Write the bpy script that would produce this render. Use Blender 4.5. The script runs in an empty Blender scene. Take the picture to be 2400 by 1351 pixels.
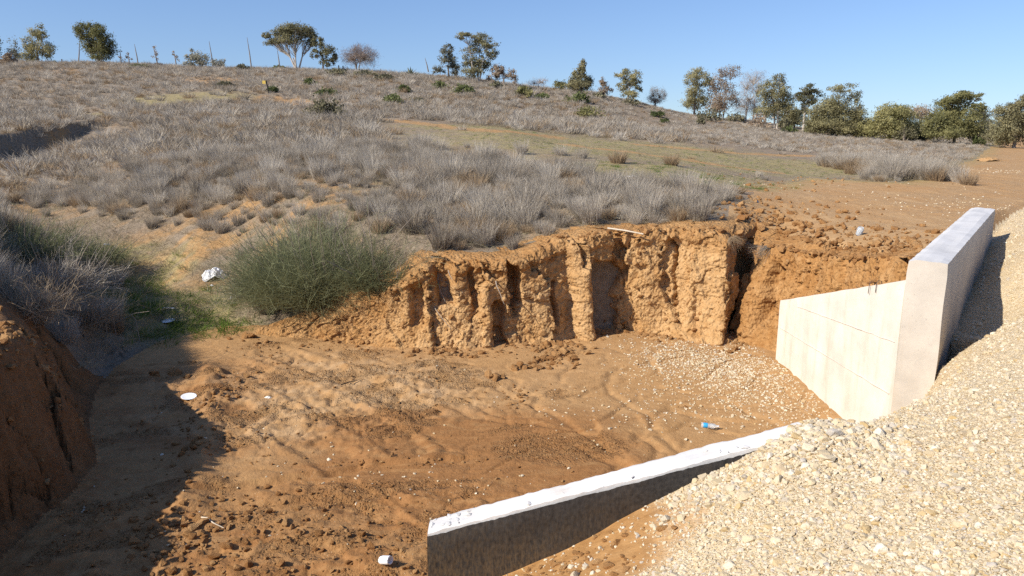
import bpy, bmesh, math, random
import numpy as np
from mathutils import Vector, Matrix, Euler

random.seed(7)
RNG = np.random.default_rng(7)
R = math.radians
SC = bpy.context.scene
COL = SC.collection

# ------------------------------------------------------------------ camera, sky, sun, exposure
CAM_Z, PITCH, FPX, CX, CY = 3.9, R(12.0), 1780.0, 1200.0, 675.5
cam_d = bpy.data.cameras.new('camera')
cam = bpy.data.objects.new('camera', cam_d)
COL.objects.link(cam)
cam.location = (0, 0, CAM_Z)
cam.rotation_euler = (R(90) - PITCH, 0, 0)
cam_d.sensor_width = 36.0
cam_d.lens = FPX / 2400.0 * 36.0
cam_d.clip_start, cam_d.clip_end = 0.05, 6000
SC.camera = cam

SUN_EL, SUN_AZ_X, SUN_AZ_Y = R(37), -0.866, -0.5      # towards the sun (left, a little behind)
world = bpy.data.worlds.new('World')
SC.world = world
world.use_nodes = True
wn = world.node_tree.nodes
wl = world.node_tree.links
sky = wn.new('ShaderNodeTexSky')
sky.sky_type = 'NISHITA'
sky.sun_disc = False
sky.sun_elevation = SUN_EL
sky.sun_rotation = math.atan2(SUN_AZ_X, SUN_AZ_Y)
sky.altitude = 0
sky.air_density, sky.dust_density, sky.ozone_density = 1.2, 0.5, 3.0
_tc = wn.new('ShaderNodeTexCoord')
_va = wn.new('ShaderNodeVectorMath'); _va.operation = 'ADD'; _va.inputs[1].default_value = (0, 0, 0.055)
_vn = wn.new('ShaderNodeVectorMath'); _vn.operation = 'NORMALIZE'
_mx = wn.new('ShaderNodeMix'); _mx.data_type = 'RGBA'; _mx.blend_type = 'MULTIPLY'; _mx.inputs[0].default_value = 1.0
_mx.inputs[7].default_value = (0.86, 0.95, 1.20, 1)
wl.new(_tc.outputs['Generated'], _va.inputs[0]); wl.new(_va.outputs[0], _vn.inputs[0]); wl.new(_vn.outputs[0], sky.inputs[0])
wl.new(sky.outputs[0], _mx.inputs[6]); wl.new(_mx.outputs[2], wn['Background'].inputs[0])
wn['Background'].inputs[1].default_value = 0.095

sun_d = bpy.data.lights.new('sun', 'SUN')
sun = bpy.data.objects.new('sun', sun_d)
COL.objects.link(sun)
sun_d.energy = 5.0
sun_d.angle = R(0.53)
sun_d.color = (1.0, 0.93, 0.82)
to_sun = Vector((SUN_AZ_X * math.cos(SUN_EL), SUN_AZ_Y * math.cos(SUN_EL), math.sin(SUN_EL)))
sun.rotation_euler = to_sun.to_track_quat('Z', 'Y').to_euler()
sun.location = (-40, -25, 40)

SC.view_settings.view_transform = 'Standard'
SC.view_settings.look = 'None'
SC.view_settings.exposure = 0.42
SC.view_settings.gamma = 1.0
SC.view_settings.use_curve_mapping = False
SC.render.engine = 'CYCLES'
SC.cycles.use_denoising = False
SC.cycles.max_bounces = 6
SC.cycles.transparent_max_bounces = 8

# ------------------------------------------------------------------ helpers: noise
def _h(ix, iy, iz=0):
    h = (ix.astype(np.int64) * 374761393 + iy.astype(np.int64) * 668265263 + np.asarray(iz).astype(np.int64) * 2147483647) & 0xFFFFFFFF
    h = ((h ^ (h >> 13)) * 1274126177) & 0xFFFFFFFF
    h = ((h ^ (h >> 16)) * 2246822519) & 0xFFFFFFFF
    h = h ^ (h >> 15)
    return (h & 0xFFFFFF) / float(0xFFFFFF) * 2 - 1

def noise2(x, y, seed=0):
    xi, yi = np.floor(x), np.floor(y)
    fx, fy = x - xi, y - yi
    u, v = fx * fx * fx * (fx * (fx * 6 - 15) + 10), fy * fy * fy * (fy * (fy * 6 - 15) + 10)
    xi, yi = xi + seed * 57, yi + seed * 131
    def g(i, j):
        a = _h(i, j) * math.pi
        return np.cos(a), np.sin(a)
    g00, g10, g01, g11 = g(xi, yi), g(xi + 1, yi), g(xi, yi + 1), g(xi + 1, yi + 1)
    n00 = g00[0] * fx + g00[1] * fy
    n10 = g10[0] * (fx - 1) + g10[1] * fy
    n01 = g01[0] * fx + g01[1] * (fy - 1)
    n11 = g11[0] * (fx - 1) + g11[1] * (fy - 1)
    return ((n00 * (1 - u) + n10 * u) * (1 - v) + (n01 * (1 - u) + n11 * u) * v) * 1.5

def fbm(x, y, oct=4, seed=0, gain=0.5):
    a, s, t = 1.0, 0.0, 0.0
    for o in range(oct):
        s = s + a * noise2(x * 2 ** o, y * 2 ** o, seed + o)
        t += a
        a *= gain
    return s / t

def ridged(x, y, oct=3, seed=0):
    a, s, t = 1.0, 0.0, 0.0
    for o in range(oct):
        s = s + a * (1 - 2 * np.abs(noise2(x * 2 ** o, y * 2 ** o, seed + o)))
        t += a
        a *= 0.5
    return s / t

def worley(x, y, seed=0):
    """distance to the cell border (F2-F1) and a random value of the cell"""
    xi, yi = np.floor(x), np.floor(y)
    f1 = np.full(x.shape, 9.0); f2 = np.full(x.shape, 9.0); val = np.zeros(x.shape)
    for i in (-1, 0, 1):
        for j in (-1, 0, 1):
            cx_, cy_ = xi + i, yi + j
            px_ = cx_ + 0.5 + 0.45 * _h(cx_ + seed * 31, cy_); py_ = cy_ + 0.5 + 0.45 * _h(cx_, cy_ + seed * 17 + 7)
            d = np.hypot(px_ - x, py_ - y)
            v = _h(cx_ + 5, cy_ + 11 + seed)
            f2 = np.where(d < f1, f1, np.minimum(f2, d))
            val = np.where(d < f1, v, val); f1 = np.minimum(f1, d)
    return f2 - f1, val

def sstep(a, b, x):
    t = np.clip((x - a) / (b - a), 0, 1)
    return t * t * (3 - 2 * t)

# ------------------------------------------------------------------ helpers: places
CP, SP = math.cos(PITCH), math.sin(PITCH)
def ray(px, py):
    a, b = (px - CX) / FPX, (CY - py) / FPX
    return np.array([a, CP + b * SP, -SP + b * CP])
def at_z(px, py, z):
    d = ray(px, py)
    t = (z - CAM_Z) / d[2]
    return np.array([d[0] * t, d[1] * t, z])
def at_y(px, py, Y):
    d = ray(px, py)
    t = Y / d[1]
    return np.array([d[0] * t, Y, CAM_Z + d[2] * t])
def project(P):
    P = np.asarray(P)
    y, z = P[..., 1], P[..., 2] - CAM_Z
    dep = y * CP - z * SP
    up = y * SP + z * CP
    return CX + FPX * P[..., 0] / dep, CY - FPX * up / dep, dep

class RBF:
    def __init__(s, pts, lam=0.004, c=0.07):
        p = np.array(pts, float)
        s.q, s.c = s.warp(p[:, 0], p[:, 1]), c
        n = len(p)
        D = np.sqrt(((s.q[:, None] - s.q[None]) ** 2).sum(-1) + c * c)
        A = np.zeros((n + 3, n + 3))
        A[:n, :n] = -D + lam * -np.eye(n) * -1.0
        A[:n, n] = 1; A[:n, n + 1:] = s.q
        A[n, :n] = 1; A[n + 1:, :n] = s.q.T
        s.w = np.linalg.solve(A, np.concatenate([p[:, 2], np.zeros(3)]))
    @staticmethod
    def warp(x, y):
        r = np.sqrt(x * x + y * y) + 1e-6
        k = np.log(1 + r / 3.0) / r
        return np.stack([x * k, y * k], -1)
    def __call__(s, x, y):
        x, y = np.asarray(x, float), np.asarray(y, float)
        sh = x.shape
        q = s.warp(x.ravel(), y.ravel())
        out = np.empty(len(q))
        n = len(s.q)
        for i in range(0, len(q), 40000):
            b = q[i:i + 40000]
            D = np.sqrt(((b[:, None, 0] - s.q[None, :, 0]) ** 2 + (b[:, None, 1] - s.q[None, :, 1]) ** 2) + s.c ** 2)
            out[i:i + 40000] = -D @ s.w[:n] + s.w[n] + b @ s.w[n + 1:]
        return out.reshape(sh)

def seg_dist(x, y, pts, closed=True):
    """distance to a polyline, index of nearest segment and parameter, winding-inside flag"""
    p = np.array(pts, float)[:, :2]
    n = len(p) if closed else len(p) - 1
    best = np.full(x.shape, 1e9); bi = np.zeros(x.shape, int); bt = np.zeros(x.shape)
    ins = np.zeros(x.shape, bool)
    for i in range(n):
        a, b = p[i], p[(i + 1) % len(p)]
        d = b - a
        t = np.clip(((x - a[0]) * d[0] + (y - a[1]) * d[1]) / (d @ d + 1e-12), 0, 1)
        dd = np.hypot(x - a[0] - t * d[0], y - a[1] - t * d[1])
        m = dd < best
        best[m] = dd[m]; bi[m] = i; bt[m] = t[m]
        if closed:
            c = ((a[1] > y) != (b[1] > y)) & (x < (b[0] - a[0]) * (y - a[1]) / (b[1] - a[1] + 1e-12) + a[0])
            ins ^= c
    return best, bi, bt, ins

# ------------------------------------------------------------------ helpers: meshes and objects
def mk_mesh(name, V, faces, mats, smooth=True, midx=None):
    V = np.ascontiguousarray(V, np.float32)
    me = bpy.data.meshes.new(name)
    me.vertices.add(len(V)); me.vertices.foreach_set('co', V.ravel())
    if not isinstance(faces, (list, tuple)): faces = [faces]
    faces = [np.asarray(f, np.int32) for f in faces if len(f)]
    nl = sum(f.size for f in faces); nf = sum(len(f) for f in faces)
    me.loops.add(nl); me.loops.foreach_set('vertex_index', np.concatenate([f.ravel() for f in faces]))
    starts, k = [], 0
    for f in faces:
        starts.append(np.arange(len(f)) * f.shape[1] + k); k += f.size
    me.polygons.add(nf)
    me.polygons.foreach_set('loop_start', np.concatenate(starts).astype(np.int32))
    for m in (mats if isinstance(mats, (list, tuple)) else [mats]): me.materials.append(m)
    me.polygons.foreach_set('use_smooth', np.full(nf, smooth))
    if midx is not None: me.polygons.foreach_set('material_index', np.asarray(midx, np.int32))
    me.update(calc_edges=True)
    return me

def link(name, data, parent=None, loc=(0, 0, 0), rot=(0, 0, 0), scale=(1, 1, 1)):
    o = bpy.data.objects.new(name, data)
    COL.objects.link(o)
    o.location, o.rotation_euler, o.scale = loc, rot, scale
    if parent: o.parent = parent
    return o

def tag(o, label, cat=None, group=None, kind=None):
    if label: o['label'] = label
    if cat: o['category'] = cat
    if group: o['group'] = group
    if kind: o['kind'] = kind
    return o

def empty(name, loc, label, cat, group=None, rot=(0, 0, 0)):
    return tag(link(name, None, None, loc, rot), label, cat, group)

def bm_obj(name, bm, mat, parent=None, smooth=False, **k):
    me = bpy.data.meshes.new(name)
    bm.to_mesh(me); bm.free()
    me.materials.append(mat)
    if smooth: me.polygons.foreach_set('use_smooth', np.full(len(me.polygons), True))
    return link(name, me, parent, **k)

class Parts:
    """accumulates arrays of quads / tris"""
    def __init__(s): s.V, s.Q, s.T, s.n = [], [], [], 0
    def add(s, V, Q=None, T=None):
        s.V.append(V)
        if Q is not None and len(Q): s.Q.append(np.asarray(Q) + s.n)
        if T is not None and len(T): s.T.append(np.asarray(T) + s.n)
        s.n += len(V)
    def mesh(s, name, mat, smooth=True):
        f = []
        if s.Q: f.append(np.concatenate(s.Q))
        if s.T: f.append(np.concatenate(s.T))
        return mk_mesh(name, np.concatenate(s.V), f, mat, smooth)

def tube(P, rad, sides=5):
    P = np.asarray(P, float); n = len(P)
    rad = np.broadcast_to(np.asarray(rad, float), (n,))
    T = np.gradient(P, axis=0); T /= np.linalg.norm(T, axis=1, keepdims=True) + 1e-9
    up = np.array([0, 0, 1.0]) if abs(T[0][2]) < 0.9 else np.array([1.0, 0, 0])
    A = np.cross(T, up); A /= np.linalg.norm(A, axis=1, keepdims=True) + 1e-9
    B = np.cross(T, A)
    a = np.arange(sides) / sides * 2 * math.pi
    V = P[:, None] + rad[:, None, None] * (np.cos(a)[None, :, None] * A[:, None] + np.sin(a)[None, :, None] * B[:, None])
    i, j = np.meshgrid(np.arange(n - 1), np.arange(sides), indexing='ij')
    j2 = (j + 1) % sides
    Q = np.stack([i * sides + j, i * sides + j2, (i + 1) * sides + j2, (i + 1) * sides + j], -1).reshape(-1, 4)
    return V.reshape(-1, 3), Q

def blades(base, dirv, L, W, bend, segs=3, rng=RNG):
    """tapered strips; base (n,3), dirv (n,3) unit, L, W (n,), bend (n,3) tip offset"""
    n = len(base)
    side = np.cross(dirv, rng.normal(size=(n, 3)))
    side /= np.linalg.norm(side, axis=1, keepdims=True) + 1e-9
    t = np.linspace(0, 1, segs + 1)
    C = base[:, None] + dirv[:, None] * (L[:, None] * t[None])[..., None] + bend[:, None] * (t[None, :, None] ** 2)
    w = (W[:, None] * (1 - 0.85 * t[None] ** 1.3))[..., None] * side[:, None] * 0.5
    V = np.stack([C - w, C + w], 2).reshape(-1, 3)
    k = (segs + 1) * 2
    s = np.arange(segs) * 2
    q = np.stack([s, s + 1, s + 3, s + 2], -1)
    Q = (np.arange(n)[:, None, None] * k + q[None]).reshape(-1, 4)
    return V, Q

def quads_at(P, size, rng, stretch=1.6, droop=0.0):
    n = len(P)
    a = rng.normal(size=(n, 3)); a[:, 2] -= droop; a /= np.linalg.norm(a, axis=1, keepdims=True)
    b = np.cross(a, rng.normal(size=(n, 3))); b /= np.linalg.norm(b, axis=1, keepdims=True)
    s = np.asarray(size)[:, None]
    a = a * s * stretch * 0.5; b = b * s * 0.5
    V = np.stack([P - a, P - b * 0.9, P + a, P + b * 0.9], 1).reshape(-1, 3)
    return V, np.arange(n * 4).reshape(n, 4)

def quads_facing(P, N, size, rng, stretch=1.6):
    n = len(P)
    N = N / (np.linalg.norm(N, axis=1, keepdims=True) + 1e-9)
    a = np.cross(N, rng.normal(size=(n, 3))); a /= np.linalg.norm(a, axis=1, keepdims=True)
    b = np.cross(N, a)
    s = np.asarray(size)[:, None]
    a = a * s * stretch * 0.5; b = b * s * 0.5
    V = np.stack([P - a, P - b * 0.9, P + a, P + b * 0.9], 1).reshape(-1, 3)
    return V, np.arange(n * 4).reshape(n, 4)

# ------------------------------------------------------------------ helpers: materials
class NT:
    def __init__(s, name):
        s.m = bpy.data.materials.new(name); s.m.use_nodes = True
        s.t = s.m.node_tree; s.n = s.t.nodes; s.l = s.t.links
        s.b = s.n['Principled BSDF']
        s.b.inputs['Roughness'].default_value = 0.9
        s.b.inputs['Specular IOR Level'].default_value = 0.2
    def new(s, t, **k):
        n = s.n.new(t)
        for a, v in k.items(): setattr(n, a, v)
        return n
    def put(s, sock, v):
        if isinstance(v, bpy.types.NodeSocket): s.l.new(v, sock)
        elif isinstance(v, (tuple, list)) and len(v) == 3 and sock.type == 'RGBA': sock.default_value = (*v, 1)
        else: sock.default_value = v
    def coord(s, kind='Object'):
        return s.new('ShaderNodeTexCoord').outputs[kind]
    def geo(s): return s.new('ShaderNodeNewGeometry').outputs['Position']
    def mapping(s, v, scale=(1, 1, 1), rot=(0, 0, 0)):
        n = s.new('ShaderNodeMapping'); s.put(n.inputs[0], v)
        n.inputs['Scale'].default_value = scale; n.inputs['Rotation'].default_value = rot
        return n.outputs[0]
    def noise(s, v, scale, detail=4, rough=0.55, dist=0.0):
        n = s.new('ShaderNodeTexNoise'); s.put(n.inputs['Vector'], v)
        n.inputs['Scale'].default_value = scale; n.inputs['Detail'].default_value = detail
        n.inputs['Roughness'].default_value = rough; n.inputs['Distortion'].default_value = dist
        return n.outputs[0]
    def voro(s, v, scale, feature='F1', out=0, rand=1.0):
        n = s.new('ShaderNodeTexVoronoi', feature=feature); s.put(n.inputs['Vector'], v)
        n.inputs['Scale'].default_value = scale
        n.inputs['Randomness'].default_value = rand
        return n.outputs[out]
    def ramp(s, f, stops):
        n = s.new('ShaderNodeValToRGB'); s.put(n.inputs[0], f)
        e = n.color_ramp.elements
        while len(e) < len(stops): e.new(0.5)
        for q, (p, c) in zip(e, stops):
            q.position = p; q.color = (*c, 1) if len(c) == 3 else c
        return n.outputs[0]
    def mix(s, f, a, b, mode='MIX'):
        n = s.new('ShaderNodeMix', data_type='RGBA', blend_type=mode)
        s.put(n.inputs[0], f); s.put(n.inputs[6], a); s.put(n.inputs[7], b)
        return n.outputs[2]
    def math(s, op, a, b=0.0, c=0.0):
        n = s.new('ShaderNodeMath', operation=op)
        s.put(n.inputs[0], a); s.put(n.inputs[1], b); s.put(n.inputs[2], c)
        return n.outputs[0]
    def rng(s, v, a, b, c=0.0, d=1.0):
        n = s.new('ShaderNodeMapRange'); s.put(n.inputs[0], v)
        for i, q in enumerate((a, b, c, d)): n.inputs[i + 1].default_value = q
        return n.outputs[0]
    def attr(s, name): 
        return s.new('ShaderNodeAttribute', attribute_name=name).outputs['Fac']
    def rand(s): return s.new('ShaderNodeObjectInfo').outputs['Random']
    def bump(s, h, strength, dist, prev=None):
        n = s.new('ShaderNodeBump'); s.put(n.inputs['Height'], h)
        n.inputs['Strength'].default_value = strength; n.inputs['Distance'].default_value = dist
        if prev is not None: s.put(n.inputs['Normal'], prev)
        return n.outputs[0]
    def color(s, c): s.put(s.b.inputs['Base Color'], c); return s
    def normal(s, n): s.put(s.b.inputs['Normal'], n); return s

def plain(name, col, rough=0.8, spec=0.2, var=0.12, scale=8):
    n = NT(name); g = n.coord()
    f = n.noise(g, scale, 4)
    a = tuple(c * (1 - var) for c in col); b = tuple(min(1, c * (1 + var)) for c in col)
    n.color(n.ramp(f, [(0.3, a), (0.7, b)]))
    n.b.inputs['Roughness'].default_value = rough
    n.b.inputs['Specular IOR Level'].default_value = spec
    return n.m

def leafy(name, a, b, c, trans=0.35, scale=1.2):
    """foliage: clump-to-clump tone from noise, some light passing through"""
    n = NT(name); g = n.coord()
    f = n.math('ADD', n.noise(g, scale, 3), n.math('MULTIPLY', n.math('SUBTRACT', n.rand(), 0.5), 0.35))
    col = n.ramp(f, [(0.25, a), (0.5, b), (0.75, c)])
    tr = n.new('ShaderNodeBsdfTranslucent'); n.put(tr.inputs[0], col)
    n.color(col)
    n.b.inputs['Specular IOR Level'].default_value = 0.15
    mx = n.new('ShaderNodeMixShader'); mx.inputs[0].default_value = trans
    n.l.new(n.b.outputs[0], mx.inputs[1]); n.l.new(tr.outputs[0], mx.inputs[2])
    n.l.new(mx.outputs[0], n.n['Material Output'].inputs[0])
    return n.m

# --- earth of the wash floor, with attributes: damp (wet silt, plus shade painted in beside the left bank), scuff (dry trodden crust)
def m_floor():
    n = NT('silt'); g = n.geo()
    damp_shade, scuff, crumb = n.attr('damp_shade'), n.attr('scuff'), n.attr('crumb')
    big = n.noise(g, 0.7, 5)
    fine = n.noise(g, 9, 5, 0.65)
    dry = n.ramp(fine, [(0.3, (0.335, 0.185, 0.075)), (0.7, (0.425, 0.25, 0.108))])
    pale = n.ramp(fine, [(0.3, (0.395, 0.245, 0.118)), (0.7, (0.49, 0.325, 0.175))])
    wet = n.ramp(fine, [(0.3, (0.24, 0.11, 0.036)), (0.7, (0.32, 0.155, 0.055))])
    c = n.mix(n.rng(big, 0.4, 0.65), dry, n.mix(0.25, dry, pale))
    c = n.mix(scuff, c, n.mix(n.rng(n.noise(g, 3.2, 4), 0.38, 0.62), dry, pale))
    c = n.mix(damp_shade, c, wet)  # wet silt tone, also laid on as painted shade at far left
    c = n.mix(n.math('MULTIPLY', crumb, n.math('SUBTRACT', 0.42, n.math('MULTIPLY', scuff, 0.34))), c, n.ramp(fine, [(0.3, (0.27, 0.125, 0.042)), (0.7, (0.40, 0.21, 0.08))]))
    flow = n.noise(n.mapping(g, (1.0, 5.0, 1.0), (0, 0, R(-18))), 2.2, 4, 0.6, 0.8)
    c = n.mix(n.math('MULTIPLY', n.rng(flow, 0.5, 0.72), 0.5), c, (0.38, 0.225, 0.095))
    peb = n.voro(g, 26)
    keep = n.rng(n.noise(g, 1.6, 3), 0.5, 0.62)
    spot = n.math('MULTIPLY', n.rng(peb, 0.16, 0.10), keep)
    c = n.mix(n.math('MULTIPLY', spot, 0.55), c, (0.55, 0.44, 0.30))
    n.color(c)
    h = n.math('ADD', n.noise(g, 28, 6, 0.7), n.math('MULTIPLY', n.noise(g, 7, 4, 0.6), 1.2))
    h = n.math('MULTIPLY', h, n.math('ADD', 0.30, n.math('MULTIPLY', crumb, 0.9)))
    b1 = n.bump(h, 0.9, 0.04)
    cr = n.voro(n.mapping(g, (1, 1, 1)), 34)
    b2 = n.bump(n.math('MULTIPLY', n.rng(cr, 0.5, 0.0), crumb), 0.8, 0.025, b1)
    n.normal(b2)
    n.put(n.b.inputs['Roughness'], n.rng(damp_shade, 0, 1, 0.95, 0.72))
    return n.m

# --- cut bank: sandy loam, horizontal tone change, crumbs
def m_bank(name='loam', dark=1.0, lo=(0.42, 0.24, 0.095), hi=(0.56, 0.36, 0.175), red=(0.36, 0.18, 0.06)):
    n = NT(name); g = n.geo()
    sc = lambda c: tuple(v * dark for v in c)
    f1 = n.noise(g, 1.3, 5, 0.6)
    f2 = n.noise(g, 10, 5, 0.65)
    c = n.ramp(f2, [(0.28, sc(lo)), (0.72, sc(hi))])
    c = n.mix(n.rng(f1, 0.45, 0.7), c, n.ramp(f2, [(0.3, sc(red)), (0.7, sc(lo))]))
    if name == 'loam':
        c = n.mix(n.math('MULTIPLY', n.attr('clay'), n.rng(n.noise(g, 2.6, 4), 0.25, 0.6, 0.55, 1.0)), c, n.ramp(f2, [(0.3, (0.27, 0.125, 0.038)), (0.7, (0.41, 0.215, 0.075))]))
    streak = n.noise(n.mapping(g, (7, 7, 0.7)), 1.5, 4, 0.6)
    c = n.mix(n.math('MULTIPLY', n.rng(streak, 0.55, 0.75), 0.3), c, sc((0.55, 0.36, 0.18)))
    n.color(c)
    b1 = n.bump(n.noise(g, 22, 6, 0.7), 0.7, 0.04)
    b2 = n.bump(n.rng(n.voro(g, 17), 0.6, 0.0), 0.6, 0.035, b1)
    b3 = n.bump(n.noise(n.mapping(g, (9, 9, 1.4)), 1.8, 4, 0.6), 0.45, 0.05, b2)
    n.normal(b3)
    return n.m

# --- hillside soil under the grass: attributes sand, green
def m_hill():
    n = NT('hill_soil'); g = n.geo()
    sand, green = n.attr('sand'), n.attr('green')
    f = n.noise(g, 2.1, 5, 0.6)
    f2 = n.noise(g, 11, 5, 0.65)
    lit = n.ramp(f2, [(0.3, (0.17, 0.13, 0.088)), (0.7, (0.31, 0.245, 0.175))])
    soil = n.ramp(f2, [(0.3, (0.33, 0.185, 0.072)), (0.7, (0.46, 0.28, 0.125))])
    gr = n.ramp(f2, [(0.3, (0.22, 0.18, 0.075)), (0.7, (0.38, 0.31, 0.15))])
    c = n.mix(n.rng(f, 0.54, 0.72, 0, 0.55), lit, soil)
    c = n.mix(n.math('MULTIPLY', green, n.rng(n.noise(g, 3.0, 4), 0.3, 0.55)), c, gr)
    c = n.mix(n.math('MULTIPLY', sand, n.rng(n.noise(g, 4.5, 4), 0.25, 0.5)), c, soil)
    n.color(c)
    b = n.bump(n.math('ADD', n.noise(g, 14, 6, 0.7), n.noise(g, 3, 3)), 0.8, 0.06)
    n.normal(b)
    return n.m

def m_road():
    n = NT('road_dirt'); g = n.geo()
    sand, green = n.attr('sand'), n.attr('green')
    f = n.noise(g, 0.55, 5, 0.6, 0.6)
    f2 = n.noise(g, 9, 5, 0.65)
    a = n.ramp(f2, [(0.3, (0.34, 0.205, 0.095)), (0.7, (0.43, 0.275, 0.135))])
    o = n.ramp(f2, [(0.3, (0.35, 0.195, 0.08)), (0.7, (0.45, 0.265, 0.115))])
    gr = n.ramp(f2, [(0.3, (0.18, 0.17, 0.065)), (0.7, (0.33, 0.28, 0.12))])
    c = n.mix(n.rng(f, 0.42, 0.62), a, o)
    trk = n.noise(n.mapping(g, (3.5, 0.25, 1), (0, 0, R(-40))), 1.2, 3)
    c = n.mix(n.math('MULTIPLY', n.rng(trk, 0.52, 0.68), 0.6), c, (0.46, 0.30, 0.15))
    c = n.mix(n.math('MULTIPLY', green, n.rng(n.noise(g, 2.2, 4), 0.35, 0.6)), c, gr)
    pb = n.math('MULTIPLY', n.rng(n.voro(g, 7.5), 0.13, 0.08), n.rng(n.noise(g, 0.9, 2), 0.5, 0.6))
    c = n.mix(n.math('MULTIPLY', pb, 0.7), c, (0.62, 0.53, 0.40))
    n.color(c)
    n.normal(n.bump(n.math('ADD', n.noise(g, 16, 6, 0.7), n.noise(g, 3.4, 3)), 0.6, 0.05))
    return n.m

def m_gravelbed():
    n = NT('limestone_grit'); g = n.geo()
    v = n.voro(g, 62, out=1)
    sep = n.new('ShaderNodeSeparateColor'); n.put(sep.inputs[0], v)
    c = n.ramp(sep.outputs[0], [(0.0, (0.501, 0.369, 0.205)), (0.4, (0.654, 0.522, 0.329)), (0.75, (0.766, 0.640, 0.439)), (1.0, (0.599, 0.418, 0.212))])
    c = n.mix(n.rng(n.noise(g, 1.1, 4), 0.45, 0.7, 0, 0.55), c, (0.626, 0.452, 0.249))
    soil = n.attr('soil')
    c = n.mix(soil, c, n.ramp(n.noise(g, 9, 5), [(0.3, (0.30, 0.15, 0.05)), (0.7, (0.44, 0.245, 0.095))]))
    n.color(c)
    hard = n.math('SUBTRACT', 1.0, soil)
    b = n.bump(n.math('MULTIPLY', n.rng(n.voro(g, 62), 0.7, 0.0), hard), 0.7, 0.016)
    b = n.bump(n.math('MULTIPLY', n.rng(n.voro(g, 140), 0.7, 0.0), hard), 0.6, 0.008, b)
    b = n.bump(n.noise(g, 14, 6, 0.7), 0.6, 0.03, b)
    n.normal(b)
    return n.m

def m_stone():
    n = NT('limestone'); g = n.coord()
    r = n.rand()
    c = n.ramp(r, [(0.0, (0.603, 0.519, 0.376)), (0.28, (0.513, 0.412, 0.253)), (0.52, (0.692, 0.632, 0.506)), (0.70, (0.480, 0.338, 0.153)), (0.80, (0.446, 0.406, 0.353)), (0.9, (0.558, 0.451, 0.282)), (1.0, (0.580, 0.508, 0.388))])
    c = n.mix(n.rng(n.noise(g, 3, 4), 0.4, 0.7, 0, 0.4), c, (0.513, 0.395, 0.235))
    n.color(c); n.normal(n.bump(n.noise(g, 6, 4), 0.3, 0.2))
    return n.m

def m_clod(name='clay_clod', mul=1.0):
    n = NT(name); g = n.coord()
    r = n.rand()
    s = lambda c: tuple(v * mul for v in c)
    c = n.ramp(r, [(0.0, s((0.28, 0.13, 0.044))), (0.5, s((0.385, 0.20, 0.075))), (1.0, s((0.47, 0.275, 0.12)))])
    c = n.mix(n.rng(n.noise(g, 3, 4), 0.45, 0.7, 0, 0.5), c, s((0.40, 0.225, 0.09)))
    n.color(c); n.normal(n.bump(n.noise(g, 5, 5, 0.7), 0.6, 0.25))
    return n.m

def m_concrete(name, base=(0.70, 0.66, 0.58), rust=0.25):
    n = NT(name); g = n.geo()
    f = n.noise(g, 2.2, 6, 0.62)
    f2 = n.noise(g, 24, 5, 0.6)
    lo = tuple(v * 0.86 for v in base); hi = tuple(min(1, v * 1.08) for v in base)
    c = n.ramp(f, [(0.3, lo), (0.65, hi)])
    c = n.mix(n.rng(f2, 0.55, 0.8, 0, 0.25), c, tuple(v * 0.75 for v in base))
    st = n.noise(n.mapping(g, (3.5, 3.5, 0.5)), 1.4, 4)
    c = n.mix(n.math('MULTIPLY', n.rng(st, 0.52, 0.72), rust), c, (0.44, 0.33, 0.21))
    pit = n.math('MULTIPLY', n.rng(n.voro(g, 19), 0.12, 0.07), n.rng(n.noise(g, 1.7, 2), 0.5, 0.58))
    c = n.mix(n.math('MULTIPLY', pit, 0.7), c, tuple(v * 0.45 for v in base))
    n.color(c)
    b = n.bump(f2, 0.25, 0.008)
    b = n.bump(n.noise(g, 5, 4), 0.3, 0.015, b)
    n.normal(b)
    return n.m

def m_bitumen():
    n = NT('bitumen'); g = n.geo()
    s = n.noise(n.mapping(g, (30, 30, 9)), 2.2, 5, 0.7)
    h = n.noise(g, 1.3, 4)
    c = n.ramp(n.noise(g, 30, 4), [(0.3, (0.017, 0.0155, 0.015)), (0.7, (0.045, 0.041, 0.038))])
    # windblown dust clinging to the lower coat
    sep = n.new('ShaderNodeSeparateXYZ'); n.put(sep.inputs[0], g)
    low = n.rng(sep.outputs[2], 1.35, 0.75)
    k = n.math('MULTIPLY', n.math('ADD', n.math('MULTIPLY', low, 0.55), n.rng(h, 0.5, 0.7, 0, 0.35)), n.rng(s, 0.38, 0.62))
    c = n.mix(k, c, (0.13, 0.088, 0.047))
    n.color(c)
    n.b.inputs['Roughness'].default_value = 0.6
    n.b.inputs['Specular IOR Level'].default_value = 0.35
    b = n.bump(n.noise(n.mapping(g, (9, 9, 3)), 4, 5), 0.35, 0.015)
    n.normal(b)
    return n.m

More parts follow.
